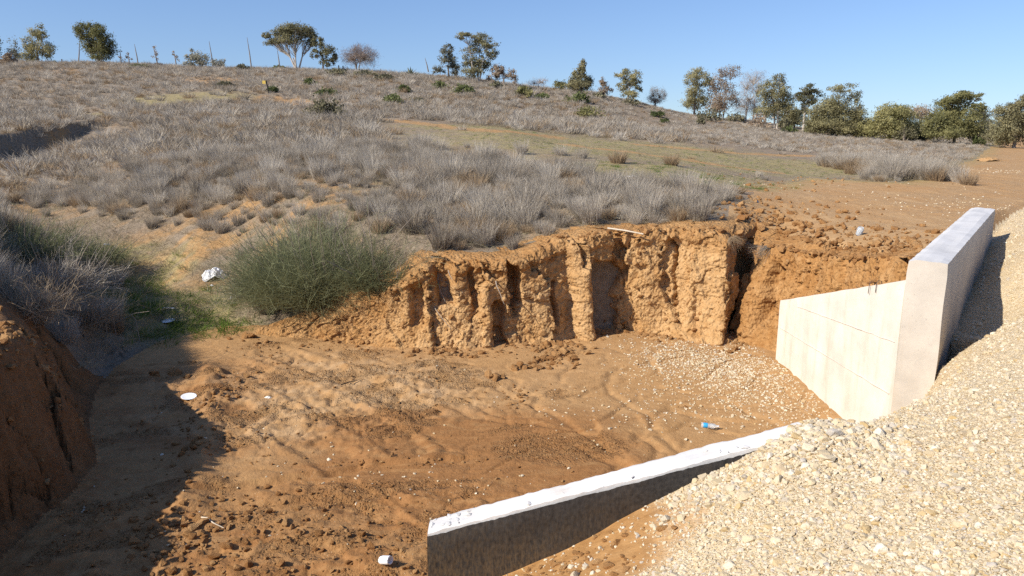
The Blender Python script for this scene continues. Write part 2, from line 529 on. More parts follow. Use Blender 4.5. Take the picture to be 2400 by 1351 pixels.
M = dict(
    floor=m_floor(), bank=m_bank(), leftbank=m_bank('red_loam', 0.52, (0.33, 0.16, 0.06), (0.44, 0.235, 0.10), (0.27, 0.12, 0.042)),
    hill=m_hill(), road=m_road(), grit=m_gravelbed(), stone=m_stone(), clod=m_clod(), clod_pale=m_clod('loam_clod', 1.05),
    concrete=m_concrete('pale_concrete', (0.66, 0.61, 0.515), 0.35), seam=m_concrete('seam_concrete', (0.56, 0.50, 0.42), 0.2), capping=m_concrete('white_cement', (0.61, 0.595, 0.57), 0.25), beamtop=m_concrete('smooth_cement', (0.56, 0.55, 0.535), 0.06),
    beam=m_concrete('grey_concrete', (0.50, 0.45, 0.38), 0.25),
    bitumen=m_bitumen(),
    grass=leafy('dry_grass_blade', (0.215, 0.18, 0.135), (0.43, 0.375, 0.30), (0.60, 0.54, 0.445), 0.3, 26),
    grass_tan=leafy('tan_grass_blade', (0.27, 0.19, 0.11), (0.38, 0.28, 0.175), (0.46, 0.36, 0.24), 0.3, 26),
    stubble=leafy('stubble_blade', (0.24, 0.19, 0.12), (0.36, 0.29, 0.19), (0.40, 0.36, 0.22), 0.3, 1.5),
    green=leafy('green_grass_blade', (0.06, 0.12, 0.02), (0.12, 0.19, 0.035), (0.20, 0.25, 0.06), 0.4, 1.5),
    broom=leafy('broom_stem', (0.11, 0.12, 0.058), (0.25, 0.26, 0.135), (0.42, 0.42, 0.25), 0.3, 20),
    twig=plain('grey_twig', (0.30, 0.25, 0.20), 0.9), deadwood=plain('bleached_wood', (0.55, 0.47, 0.36), 0.9),
    bark=plain('grey_bark', (0.24, 0.20, 0.165), 0.95, 0.1, 0.25, 3), palebark=plain('pale_bark', (0.46, 0.41, 0.35), 0.9, 0.1, 0.25, 3),
    darkbark=plain('dark_wood', (0.035, 0.03, 0.027), 0.9),
    olive=leafy('olive_leaf', (0.115, 0.112, 0.06), (0.225, 0.21, 0.115), (0.35, 0.315, 0.175), 0.45),
    green_leaf=leafy('green_leaf', (0.125, 0.125, 0.055), (0.26, 0.245, 0.105), (0.42, 0.38, 0.175), 0.45),
    yellow_leaf=leafy('yellow_olive_leaf', (0.184, 0.167, 0.087), (0.340, 0.307, 0.157), (0.514, 0.447, 0.231), 0.45),
    grey_leaf=leafy('grey_leaf', (0.159, 0.159, 0.117), (0.279, 0.272, 0.205), (0.429, 0.403, 0.312), 0.45),
    brown_leaf=leafy('brown_leaf', (0.219, 0.161, 0.111), (0.367, 0.283, 0.200), (0.533, 0.425, 0.308), 0.45),
    pink_twig=leafy('pinkish_twig', (0.22, 0.16, 0.125), (0.32, 0.245, 0.20), (0.41, 0.325, 0.27), 0.2),
    shrub=leafy('shrub_leaf', (0.075, 0.095, 0.035), (0.14, 0.16, 0.06), (0.21, 0.225, 0.095), 0.4, 2.5),
    drab=leafy('drab_leaf', (0.12, 0.11, 0.065), (0.19, 0.175, 0.105), (0.27, 0.245, 0.155), 0.3, 2.5),
    agave=leafy('agave_leaf', (0.15, 0.17, 0.11), (0.25, 0.27, 0.18), (0.36, 0.36, 0.25), 0.1, 2.0),
    thatch=leafy('dead_thatch', (0.06, 0.035, 0.022), (0.10, 0.06, 0.04), (0.15, 0.09, 0.06), 0.1),
    white=plain('white_plastic', (0.80, 0.80, 0.80), 0.5, 0.4, 0.04), grey_plastic=plain('grey_plastic', (0.42, 0.46, 0.50), 0.4, 0.4, 0.1),
    paper=plain('pale_scrap', (0.72, 0.70, 0.64), 0.8), mint=plain('mint_plastic', (0.50, 0.72, 0.68), 0.5),
    blue=plain('blue_label', (0.03, 0.30, 0.60), 0.5, 0.4, 0.1), yellow=plain('yellow_paint', (0.62, 0.44, 0.10), 0.7),
    steel=plain('rusty_steel', (0.10, 0.07, 0.055), 0.7),
)
n_ = NT('clear_plastic'); n_.color((0.85, 0.90, 0.93)); n_.b.inputs['Roughness'].default_value = 0.12
n_.b.inputs['Transmission Weight'].default_value = 0.65; n_.b.inputs['IOR'].default_value = 1.4
n_.b.inputs['Specular IOR Level'].default_value = 0.5
M['clear'] = n_.m

# ------------------------------------------------------------------ TERRAIN
# cut bank: foot and rim, pairs along the bank from the broom bush to the headwall
FOOT = [at_z(600, 770, 0.20), at_z(690, 795, 0.05), at_z(830, 812, 0), at_z(960, 824, 0), at_z(1060, 828, 0), at_z(1150, 822, 0), at_z(1230, 814, 0),
        at_z(1300, 812, 0), at_z(1362, 802, 0), at_z(1440, 778, 0), at_z(1560, 790, 0), at_z(1650, 812, 0), at_z(1688, 808, 0),
        np.array([4.02, 13.95, 0.0]), np.array([4.22, 13.45, 0.1]), np.array([4.62, 12.95, 0.2]), np.array([4.92, 12.0, 0.45]),
        np.array([5.0, 11.0, 0.75]), np.array([5.05, 10.0, 1.1]), np.array([5.15, 9.3, 1.4])]
RIM = [at_y(700, 735, 14.2), at_y(790, 716, 13.85), at_y(880, 698, 13.45), at_y(955, 655, 13.25), at_y(1012, 624, 13.2), at_y(1120, 617, 13.25), at_y(1205, 612, 13.4),
       at_y(1268, 590, 13.65), at_y(1340, 562, 13.95), at_y(1440, 548, 14.25), at_y(1560, 538, 14.35), at_y(1650, 540, 14.15), at_y(1705, 545, 14.3),
       at_y(1765, 560, 14.75), at_y(1810, 578, 14.05), at_y(1855, 590, 13.35), at_y(1925, 600, 12.6), at_y(2000, 606, 11.7), at_y(2080, 610, 10.8),
       at_y(2128, 612, 10.1)]

def far(px, py, Y): return at_y(px, py, Y)
ctl = []
ctl += [tuple(p) for p in RIM]
ctl += [tuple(at_z(*q)) for q in [
    (1300, 480, 2.25), (1000, 500, 2.05), (1000, 450, 2.3), (1300, 440, 2.4), (1400, 370, 2.9), (1600, 470, 2.25), (1600, 400, 2.6),
    (1200, 312, 3.62), (1500, 352, 2.9), (1800, 385, 2.35), (2000, 400, 2.2), (1800, 430, 2.25), (1900, 460, 2.2), (2200, 450, 2.18),
    (2100, 560, 2.12), (2000, 520, 2.1), (2380, 392, 2.1), (1800, 480, 2.2), (1750, 510, 2.15), (2000, 565, 2.0), (1900, 560, 1.95),
    (850, 420, 2.5), (900, 560, 1.75), (900, 620, 1.35), (760, 560, 1.62), (700, 640, 1.0), (620, 690, 0.62), (800, 660, 1.1),
    (700, 480, 2.08), (600, 450, 2.2), (450, 570, 1.2), (520, 520, 1.52), (560, 600, 1.0), (350, 450, 2.0), (500, 400, 2.5), (700, 380, 2.75), (200, 430, 2.0),
    (450, 700, 0.45), (520, 645, 0.62), (400, 640, 0.52), (480, 760, 0.25), (250, 600, 0.85), (330, 560, 1.1), (100, 540, 1.15), (0, 500, 1.42), (-150, 470, 1.75),
    (300, 740, 0.55), (0, 380, 2.55), (150, 370, 2.7), (2150, 420, 2.2), (2390, 470, 2.12)]]
ctl += [tuple(far(*q)) for q in [
    (1300, 330, 36), (900, 276, 43), (690, 236, 56), (640, 230, 57), (620, 217, 60), (1100, 290, 42), (1350, 300, 48), (1650, 310, 55), (1950, 330, 58),
    (600, 292, 38), (400, 300, 36), (200, 272, 45), (0, 222, 60), (400, 202, 66), (60, 345, 33), (150, 300, 37), (0, 300, 38),
    (0, 148, 96), (88, 150, 92), (230, 150, 90), (400, 157, 88), (590, 164, 86), (698, 166, 85), (840, 170, 84), (960, 178, 82), (1050, 186, 80), (1120, 192, 80),
    (1260, 212, 83), (1362, 219, 84), (1470, 237, 86), (1535, 252, 88), (1625, 272, 98), (1690, 282, 98), (1755, 284, 104), (1810, 302, 92), (1885, 308, 88),
    (1950, 320, 80), (2080, 328, 78), (2235, 338, 74), (2375, 348, 66), (1000, 230, 62), (1300, 262, 66), (1500, 285, 68), (1700, 300, 74), (2300, 340, 80), (2310, 318, 130)]]
ctl += [(-30, 15, 3.0), (-20, 8, 2.6), (-45, 40, 6), (-100, 60, 10.5), (-120, 20, 8), (30, 20, 2.1), (60, 55, 2.2), (150, 100, 1.8), (20, 8, 2.2), (0, -30, 2.3),
        (30, -30, 2.3), (-30, -25, 3.0), (-9, 4, 2.4), (-12, 11, 2.2), (-8, 0, 2.5), (-150, 250, 9), (0, 300, 6), (80, 300, 1.5), (250, 300, 0.5), (0, 1500, -6), (-1500, 600, -6),
        (1500, 600, -6), (0, -1500, -4), (-1300, -800, -5), (1300, -800, -5), (-90, 140, 11), (-30, 140, 10), (25, 140, 6)]
# left bank and its top
ctl += [(-4.9, 5.0, 1.75), (-5.4, 6.4, 1.72), (-5.5, 7.6, 1.66), (-5.5, 8.4, 1.58), (-6.3, 9.6, 1.40), (-7.0, 10.8, 1.28), (-7.6, 11.8, 1.15), (-8.6, 13.5, 1.35), (-7.0, 8.0, 1.8),
        (-9.5, 15.2, 1.40), (-8.0, 14.3, 0.75), (-12, 17.5, 1.7), (-11, 15, 2.3), (-9.6, 10.2, 3.1), (-10.6, 12.2, 3.1), (-8.9, 8.6, 2.8), (-11.8, 14.6, 2.7), (-13, 11, 3.3)]
T_rbf = RBF(ctl)

GR = [(0, 0, 2.3), (-2, 0, 2.3), (2, 1, 2.33), (4, 2, 2.3), (8, 4, 2.3), (15, 12, 2.25), (10, 0, 2.35), (0, -6, 2.3), (14, 18, 2.12),
      tuple(at_z(2400, 1351, 2.22)), tuple(at_z(2400, 1000, 2.10)), tuple(at_z(2400, 750, 1.98)), tuple(at_z(2400, 600, 2.02)), tuple(at_z(2400, 495, 2.1)), tuple(at_z(2360, 560, 1.95)),
      tuple(at_z(2320, 772, 1.34)), tuple(at_z(2250, 860, 1.36)), (4.9, 8.2, 1.22), (5.4, 8.95, 1.27), (6.4, 10.2, 1.38), (7.6, 12.0, 1.56), (9.0, 13.9, 1.82),
      (4.3, 8.1, 0.90), (3.55, 6.7, 1.32), (2.75, 5.65, 1.60), (2.0, 4.85, 1.88), (2.15, 5.2, 1.82), (1.6, 4.85, 1.66), (1.9, 4.6, 1.85), (1.19, 4.8, 1.46), (0.75, 4.7, 1.22), tuple(at_z(1700, 1351, 1.60)), tuple(at_z(1500, 1351, 1.32)), (0.3, 4.55, 0.98),
      (-0.1, 4.6, 0.8), (-0.6, 4.6, 0.6), (0.2, 4.0, 1.12), tuple(at_z(2000, 1100, 1.86)), tuple(at_z(2200, 1000, 1.92)), tuple(at_z(2100, 950, 1.60)), (0, 2.5, 1.9), (-1.5, 3, 1.5), (1.1, 3.0, 1.8)]
G_rbf = RBF(GR, c=0.05)

GRAVEL_POLY = [(-0.62, 4.99), (1.75, 4.99), (2.05, 5.35), (2.9, 5.9), (3.7, 6.9), (4.62, 8.42), (8.78, 14.15), (12.5, 18.2), (22, 30), (30, 20), (12, -12), (-6, -12), (-3.5, 1.2), (-1.8, 3.6)]
# pit outline (foot of the slopes) with the run of the slope behind each edge
PIT = []
def _off(i):
    f, r = FOOT[i][:2], RIM[i][:2]
    d = r - f; d /= np.linalg.norm(d)
    return r + d * 0.12
PIT += [(*_off(i), 0.40) for i in range(0, len(RIM))]
PIT += [(5.25, 9.0, 0.4), (4.62, 8.70, 0.5), (3.95, 8.0, 0.85), (3.05, 6.95, 0.9), (2.25, 5.95, 0.8), (1.85, 5.4, 0.45), (1.80, 5.08, 0.16), (-0.62, 5.08, 0.14), (-0.75, 4.7, 0.5), (-2.2, 4.4, 1.5), (-3.6, 4.5, 1.2), (-4.45, 5.3, 0.75),
        (-4.68, 6.4, 0.7), (-4.68, 7.4, 0.65), (-4.85, 8.3, 0.65), (-5.6, 9.5, 0.8), (-6.1, 10.6, 1.0), (-6.4, 11.8, 1.2), (-6.3, 13.2, 1.4), (-5.6, 14.2, 1.5)]
PIT_XY = [p[:2] for p in PIT]
PIT_W = np.array([p[2] for p in PIT])

SCARPS = [  # little erosion steps on the floor (pixel path, drop in m)
    ([(505, 1150), (620, 1130), (730, 1113), (860, 1090), (980, 1083), (1060, 1075)], 0.035),
    ([(880, 1160), (930, 1190), (965, 1215), (995, 1240)], 0.03),
    ([(1402, 1008), (1412, 1035), (1425, 1062), (1470, 1090)], 0.03),
    ([(1110, 985), (1200, 965), (1250, 960)], -0.012), ([(1430, 880), (1480, 865), (1560, 850)], 0.02),
    ([(1300, 1000), (1360, 1020), (1400, 1045)], -0.012), ([(1500, 985), (1520, 1010), (1505, 1040)], 0.015), ([(600, 1180), (760, 1160), (850, 1180)], 0.02),
    ([(520, 1290), (640, 1262), (760, 1275), (830, 1320)], 0.025)]
RUTS = [np.array([at_z(*p, 0.0)[:2] for p in q]) for q in ([(540, 868), (640, 900), (760, 950), (880, 1010), (960, 1060)], [(640, 835), (760, 872), (900, 925), (1010, 985)], [(520, 960), (640, 1000), (740, 1050), (800, 1090)])]
RILLS = [np.array([at_z(*p, 0.0)[:2] for p in q]) for q in ([(1150, 905), (1230, 945), (1310, 985), (1400, 1040), (1480, 1095)], [(1450, 865), (1425, 900), (1440, 935), (1500, 965), (1530, 1000), (1500, 1040)], [(1590, 945), (1530, 985), (1545, 1030), (1620, 1075)],
          [(1350, 850), (1300, 900), (1240, 925), (1190, 935)], [(1060, 960), (1130, 985), (1260, 1000), (1390, 1020)], [(620, 1140), (760, 1128), (900, 1150), (1000, 1210)], [(1690, 940), (1740, 960), (1800, 985)])]
SCARPS = [([at_z(*p, 0.0)[:2] for p in q], s * 1.7) for q, s in SCARPS]

def floor_h(x, y):
    f = 0.012 * np.clip(y - 9, 0, 6) + 0.02 * np.clip(-x - 3, 0, 5)
    f = f + 0.05 * fbm(x * 0.5, y * 0.5, 3, 5)
    # silt-flow ridges, running across the floor
    a = R(-20); xr, yr = x * math.cos(a) - y * math.sin(a), x * math.sin(a) + y * math.cos(a)
    w = fbm(x * 0.6, y * 0.6, 2, 9) * 0.8
    f = f + 0.010 * ridged(xr * 0.6 + w, yr * 2.2 + w, 3, 11)
    sm = sstep(-1.5, 0.5, x) * sstep(5.0, 6.5, y)
    chn = np.abs(noise2(xr * 0.55 + 0.5 * w, yr * 1.3 + w, 13)); f = f - 0.032 * sstep(0.09, 0.0, chn) * (0.4 + 0.6 * sm)
    chn = np.abs(noise2(xr * 1.1 + w, yr * 2.1 + 0.7 * w, 15)); f = f - 0.016 * sstep(0.08, 0.0, chn)
    rough = scuff_mask(x, y)
    trk_ = noise2(x * 0.8 + 0.3 * noise2(x, y, 17), y * 0.4, 19) * 6        # curved ruts of a digger's tracks in the trodden part
    f = f + rough * 0.008 * np.sin(trk_ * 6.0 + 2.5 * np.sin(x * 2 + y * 3))
    f = f + rough * (0.040 * fbm(x * 5.5, y * 5.5, 4, 21, 0.65) + 0.012 * ridged(x * 2.6, y * 3.1, 3, 25) + 0.026 * sstep(0.0, 0.22, worley(x * 2.6 + 0.5 * fbm(x * 2, y * 2, 3, 23), y * 3.4 + 0.5 * fbm(x * 2 + 5, y * 2, 3, 24), 9)[0]))
    low = np.clip(sstep(8.6, 7.2, y), 0, 1) * sstep(1.2, -0.4, x)
    f = f + low * (0.11 * np.clip(fbm(xr * 1.6, yr * 3.0, 5, 31, 0.62) , -0.25, 1) )
    cm = crumb_mask(x, y)
    f = f + 0.004 * fbm(x * 6, y * 6, 4, 41, 0.6) + cm * (0.012 + 0.026 * fbm(x * 6.5, y * 6.5, 4, 43, 0.65))
    for q in RUTS:
        d, bi, bt, _ = seg_dist(x, y, q, False)
        L_ = np.concatenate([[0], np.cumsum(np.hypot(*np.diff(q, axis=0).T))])
        al = L_[bi] + bt * (L_[np.minimum(bi + 1, len(q) - 1)] - L_[bi])
        prof = sstep(0.30, 0.20, d + 0.04 * noise2(x * 3, y * 3, 251))
        lug = np.sin(al * 2 * math.pi / 0.17 + d * 9)
        f = f + prof * (-0.022 + 0.016 * lug * (0.5 + 0.5 * noise2(x * 1.2, y * 1.2, 253))) + 0.028 * np.exp(-((d - 0.34) / 0.07) ** 2) * (0.6 + 0.6 * noise2(x * 4, y * 4, 255))
    for k_, q in enumerate(RILLS):
        d = seg_dist(x + 0.10 * noise2(x * 2.2, y * 2.2, 261), y + 0.10 * noise2(x * 2.2 + 7, y * 2.2, 263), q, False)[0]
        f = f - 0.024 * np.exp(-(d / 0.05) ** 2) + 0.005 * np.exp(-((d - 0.13) / 0.05) ** 2)
    for q, s in SCARPS:
        d, bi, bt, _ = seg_dist(x, y, q, False)
        P = np.array(q)
        tx = P[np.minimum(bi + 1, len(P) - 1)] - P[bi]
        c = tx[..., 0] * (y - P[bi][..., 1]) - tx[..., 1] * (x - P[bi][..., 0])
        dd = np.where(c > 0, d, -d) + 0.05 * noise2(x * 4, y * 4, 3)
        f = f + s * (sstep(-0.02, 0.02, dd) - 0.5) * np.exp(-(dd / 0.32) ** 2)
    # tyre-scuffed low berm along the left
    d, _, _, _ = seg_dist(x, y, [at_z(440, 1180, 0)[:2], at_z(470, 1080, 0)[:2], at_z(500, 950, 0)[:2], at_z(490, 880, 0)[:2]], False)
    f = f + 0.09 * np.exp(-(d / 0.22) ** 2) * (1 + 0.6 * fbm(x * 4, y * 4, 3, 51))
    return f

def scuff_mask(x, y):
    c = at_z(740, 930, 0)
    d = np.hypot((x - c[0]) / 3.0, (y - c[1]) / 2.4) + 0.35 * fbm(x * 0.8, y * 0.8, 3, 61)
    return sstep(1.05, 0.6, d)

def damp_shade_mask(x, y):
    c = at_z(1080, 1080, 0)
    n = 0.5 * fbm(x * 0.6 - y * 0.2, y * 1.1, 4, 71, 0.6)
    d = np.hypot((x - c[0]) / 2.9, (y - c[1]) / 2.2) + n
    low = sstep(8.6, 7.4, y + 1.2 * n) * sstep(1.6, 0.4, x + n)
    low = np.maximum(low, sstep(-3.0, -4.2, x + n) * sstep(13, 11, y))  # painted shade: darkens the floor colour where the left bank's shadow lies
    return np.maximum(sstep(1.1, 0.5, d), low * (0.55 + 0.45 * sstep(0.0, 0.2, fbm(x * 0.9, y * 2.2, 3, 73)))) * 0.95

def crumb_mask(x, y):
    a = R(-20); xr, yr = x * math.cos(a) - y * math.sin(a), x * math.sin(a) + y * math.cos(a)
    n = fbm(xr * 0.75 + 7, yr * 1.5, 4, 201, 0.6)
    m = sstep(0.02, 0.24, n + 0.30 * scuff_mask(x, y) + 0.26 * sstep(8.2, 6.8, y) * sstep(0.8, -0.8, x) - 0.19 - 0.25 * sstep(0.6, 2.0, x))
    c = at_z(1310, 1050, 0)
    return np.clip(np.maximum(m, sstep(1.1, 0.6, np.hypot((x - c[0]) / 0.9, (y - c[1]) / 0.5) + 0.4 * fbm(x * 2, y * 2, 3, 203))), 0, 1)

def gravel_d(x, y):
    d, bi, bt, ins = seg_dist(x, y, GRAVEL_POLY)
    return np.where(ins, d, -d)

def pit_d(x, y):
    d, bi, bt, ins = seg_dist(x, y, PIT_XY)
    w = PIT_W[bi] * (1 - bt) + PIT_W[(bi + 1) % len(PIT_W)] * bt
    return np.where(ins, -d, d), w

GULLY = (np.array([-24.2, 31.5]), np.array([-22.4, 40.0]))
def ground(x, y, full=False):
    x, y = np.asarray(x, float), np.asarray(y, float)
    T = T_rbf(x, y)
    r = np.hypot(x, y)
    T = T + (0.05 * fbm(x * 0.5, y * 0.5, 4, 81) + 0.03 * fbm(x * 1.9, y * 1.9, 3, 85)) * sstep(9, 16, r)
    ga, gb = GULLY
    gu = (gb - ga) / np.linalg.norm(gb - ga); gs_ = (x - ga[0]) * gu[1] - (y - ga[1]) * gu[0]; gt = (x - ga[0]) * gu[0] + (y - ga[1]) * gu[1]
    gs_ = gs_ + 0.22 * noise2(x * 0.6, y * 0.6, 161)
    T = T - 1.25 * sstep(-0.2, 0.12, gs_) * np.exp(-np.clip(gs_, 0, None) / 6.0) * sstep(-1.5, 1.5, gt) * sstep(13, 5.0, gt)
    dg = gravel_d(x, y)
    G = G_rbf(x, y) + 0.035 * fbm(x * 1.3, y * 1.3, 4, 91, 0.6)
    H = T * (1 - sstep(-0.2, 0.1, dg)) + G * sstep(-0.2, 0.1, dg)
    dp, w = pit_d(x, y)
    near = (np.abs(x - 0.7) < 1.6) & (np.abs(y - 5.0) < 0.6)      # straight edge inside the concrete wall
    dpn = dp + np.where(near, 0, 0.10 * fbm(x * 1.7, y * 1.7, 3, 95) + 0.05 * fbm(x * 6, y * 6, 3, 97)) * sstep(0.5, 0.75, w)
    k = sstep(0, 1, dpn / w)
    F = floor_h(x, y)
    Hh = F * (1 - k) + H * k
    # crumbly relief on the steep earth
    steep = k * (1 - k) * 4
    Hh = Hh + steep * np.where(w > 0.5, 0.30 * fbm(x * 1.8, y * 1.8, 5, 99, 0.62), 0)
    lb = steep * (x < -3.8) * (x > -8) * (y < 12.5) * (y > 3)
    if np.any(lb > 0.01):
        e_, v_ = worley(x * 1.1 + 0.5 * fbm(x * 1.5, y * 1.5, 3, 221) + Hh * 0.7, y * 1.4 + 0.6 * fbm(x * 1.5 + 4, y * 1.5, 3, 223), 13)
        Hh = Hh + lb * (0.22 * v_ - 0.20 * sstep(0.12, 0.0, e_))
    if full: return Hh, dp, w, dg
    return Hh

def ground1(x, y): return float(ground(np.array([x]), np.array([y]))[0])

def place(px, py, y0=2.5, y1=140):
    """first point of the ground along a line of sight: turns a spot on the photograph into a place"""
    Y = np.exp(np.linspace(math.log(y0), math.log(y1), 700))
    d = ray(px, py)
    t = Y / d[1]
    z = CAM_Z + d[2] * t
    H = ground(d[0] * t, Y)
    k = np.nonzero(H >= z)[0]
    if len(k) == 0:
        i = int(np.argmin(z - H))
        return np.array([d[0] * t[i], Y[i], H[i]])
    i = max(k[0], 1)
    a = (z[i - 1] - H[i - 1]) / ((z[i - 1] - H[i - 1]) + (H[i] - z[i]) + 1e-9)
    y = Y[i - 1] + a * (Y[i] - Y[i - 1]); t = y / d[1]
    return np.array([d[0] * t, y, ground1(d[0] * t, y)])

# --- ground sheet: rings round the viewpoint's foot, closer together where the relief is fine
ang = np.concatenate([np.arange(-180, -40, 4.0), np.arange(-40, 40, 0.165), np.arange(40, 180, 4.0)])
rr = [0.4]
while rr[-1] < 2500:
    r = rr[-1]
    k = 0.02 if r < 4.6 else 0.0038 if r < 15.5 else 0.0075 if r < 110 else 0.06
    rr.append(r * (1 + k))
rr = np.array(rr)
AA, RR = np.meshgrid(np.radians(ang), rr, indexing='ij')
gx, gy = RR * np.sin(AA), RR * np.cos(AA)
gz, gdp, gw, gdg = ground(gx, gy, True)
na, nr = gx.shape
ii, jj = np.meshgrid(np.arange(na), np.arange(nr - 1), indexing='ij')
ii2 = (ii + 1) % na
quad = np.stack([ii * nr + jj, ii * nr + jj + 1, ii2 * nr + jj + 1, ii2 * nr + jj], -1).reshape(-1, 4)
GV = np.stack([gx, gy, gz], -1).reshape(-1, 3)

ROAD_POLY = [tuple(place(*p)[:2]) for p in [(1700, 530), (1790, 440), (1900, 418), (2120, 430), (2200, 400), (2290, 372), (2330, 340)]] + [(75, 120), (80, 60), (30, 24), (8.78, 14.15), (4.62, 8.42), (5.2, 9.0), (4.0, 12.9)]
def track_line():
    return [place(*p)[:2] for p in [(636, 230), (690, 240), (745, 250)]], [place(*p)[:2] for p in [(880, 279), (1000, 291), (1150, 309), (1300, 322)]], [place(*p)[:2] for p in [(1330, 340), (1500, 362), (1650, 382), (1800, 402)]], [place(*p)[:2] for p in [(1500, 340), (1700, 358), (1900, 366)]]
TRACKS = track_line()
SANDS = [[place(*p)[:2] for p in q] for q in [[(445, 585), (520, 530), (600, 478), (650, 452)], [(640, 532), (700, 500), (800, 470)], [(150, 166), (170, 168)], [(480, 186), (530, 192)], [(120, 325), (170, 312)], [(380, 500), (420, 480)], [(1780, 450), (1850, 430)], [(30, 470), (120, 560)]]]
FLANKS = [(place(600, 520)[:2], 3.8, 3.2, 1.0), (place(720, 450)[:2], 2.6, 2.2, 0.9), (place(420, 560)[:2], 1.8, 2.2, 0.8), (place(120, 430)[:2], 4.5, 4.0, 0.75), (place(300, 440)[:2], 3.0, 3.0, 0.6), (place(850, 430)[:2], 2.6, 2.0, 0.7), (place(350, 600)[:2], 1.6, 2.0, 0.6)]
SAND_W = [0.30, 0.26, 1.6, 2.0, 0.35, 0.3, 0.8, 0.4]
GREENS = [(place(1450, 350)[:2], 10.0, 9), (place(1750, 385)[:2], 8.0, 6), (place(1150, 300)[:2], 5, 2.5), (place(1560, 405)[:2], 4.0, 3.0), (place(400, 720)[:2], 1.7, 1.9), (place(330, 660)[:2], 1.5, 1.6), (place(470, 765)[:2], 1.2, 0.8), (place(280, 600)[:2], 1.2, 1.2), (place(440, 230)[:2], 5, 6), (place(220, 270)[:2], 1.5, 2)]
def sand_mask(x, y):
    s = np.zeros(x.shape)
    n = 1.1 * fbm(x * 1.3, y * 1.3, 4, 103, 0.6)
    for q, w in zip(SANDS, SAND_W):
        d = seg_dist(x, y, q, False)[0]
        s = np.maximum(s, 0.85 * sstep(1.3, 0.5, d / w + n) * sstep(-0.35, 0.1, fbm(x * 2.3, y * 2.3, 4, 231, 0.6)))
    for (cx_, cy_), a_, b_, k_ in FLANKS:
        s = np.maximum(s, k_ * sstep(1.2, 0.4, np.hypot((x - cx_) / a_, (y - cy_) / b_)) * sstep(-0.15, 0.25, fbm(x * 0.9 - y * 0.35, y * 0.9, 4, 109, 0.6)))
    for q, w in zip(TRACKS, (1.3, 0.75, 0.55, 0.5)):
        d = seg_dist(x, y, q, False)[0]
        s = np.maximum(s, sstep(1.3, 0.5, d / w + n))
    return s
def green_mask(x, y):
    s = np.zeros(x.shape)
    n = 0.35 * fbm(x * 0.7, y * 0.7, 3, 107)
    for c, a, b in GREENS:
        s = np.maximum(s, sstep(1.15, 0.5, np.hypot((x - c[0]) / a, (y - c[1]) / b) + n))
    return s
def road_in(x, y):
    d, _, _, ins = seg_dist(x, y, ROAD_POLY)
    return np.where(ins, d, -d) + 0.25 * fbm(x * 1.2, y * 1.2, 3, 111)

A_sand, A_green = sand_mask(gx, gy), green_mask(gx, gy)
A_road = road_in(gx, gy)
A_damp_shade, A_scuff = damp_shade_mask(gx, gy), scuff_mask(gx, gy)
A_crumb = np.where(np.hypot(gx, gy) < 18, crumb_mask(gx, gy), 0)
A_green = np.maximum(A_green, sstep(0.0, -1.2, np.abs(A_road) - 1.2) * 0.6 * (gy > 20))
soil_c = (0.15, 4.6)
A_soil = sstep(1.25, 0.75, np.hypot((gx - soil_c[0]) / 0.95, (gy - soil_c[1]) / 0.75) + 0.3 * fbm(gx * 2, gy * 2, 3, 115))
A_soil = np.maximum(A_soil, sstep(0.3, -0.3, gx + 0.3))

fc = lambda A: A.reshape(-1)[quad].mean(1)
fdp, fw, fdg, frd = fc(gdp), fc(gw), fc(gdg), fc(A_road)
fx, fy = fc(gx), fc(gy)
zone = np.full(len(quad), 0)                        # 0 hillside
zone[frd > 0] = 1                                   # dirt road
zone[fdg > 0] = 2                                   # gravel
zone[(fdp < 0.02)] = 3                              # wash floor
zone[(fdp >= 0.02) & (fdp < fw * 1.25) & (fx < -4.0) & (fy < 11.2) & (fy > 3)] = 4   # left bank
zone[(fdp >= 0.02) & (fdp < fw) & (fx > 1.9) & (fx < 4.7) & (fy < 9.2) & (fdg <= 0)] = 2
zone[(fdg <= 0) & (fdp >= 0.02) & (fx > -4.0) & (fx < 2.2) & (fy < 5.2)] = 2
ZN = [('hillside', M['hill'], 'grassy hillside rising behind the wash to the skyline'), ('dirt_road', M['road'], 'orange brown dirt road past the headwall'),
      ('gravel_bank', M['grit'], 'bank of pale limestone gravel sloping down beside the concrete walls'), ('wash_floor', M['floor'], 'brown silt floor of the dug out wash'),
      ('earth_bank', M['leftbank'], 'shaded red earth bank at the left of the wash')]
norm = None
ground_obj = {}
for z, (nm, mat, lab) in enumerate(ZN):
    F = quad[zone == z]
    used, inv = np.unique(F, return_inverse=True)
    me = mk_mesh(nm, GV[used], inv.reshape(F.shape), mat)
    for an, A in (('sand', A_sand), ('green', A_green), ('damp_shade', A_damp_shade), ('scuff', A_scuff), ('soil', A_soil), ('crumb', A_crumb)):
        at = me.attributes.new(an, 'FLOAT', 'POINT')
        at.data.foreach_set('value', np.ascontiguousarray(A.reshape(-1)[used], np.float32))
    o = link(nm, me); tag(o, lab, None, None, 'structure'); ground_obj[nm] = o

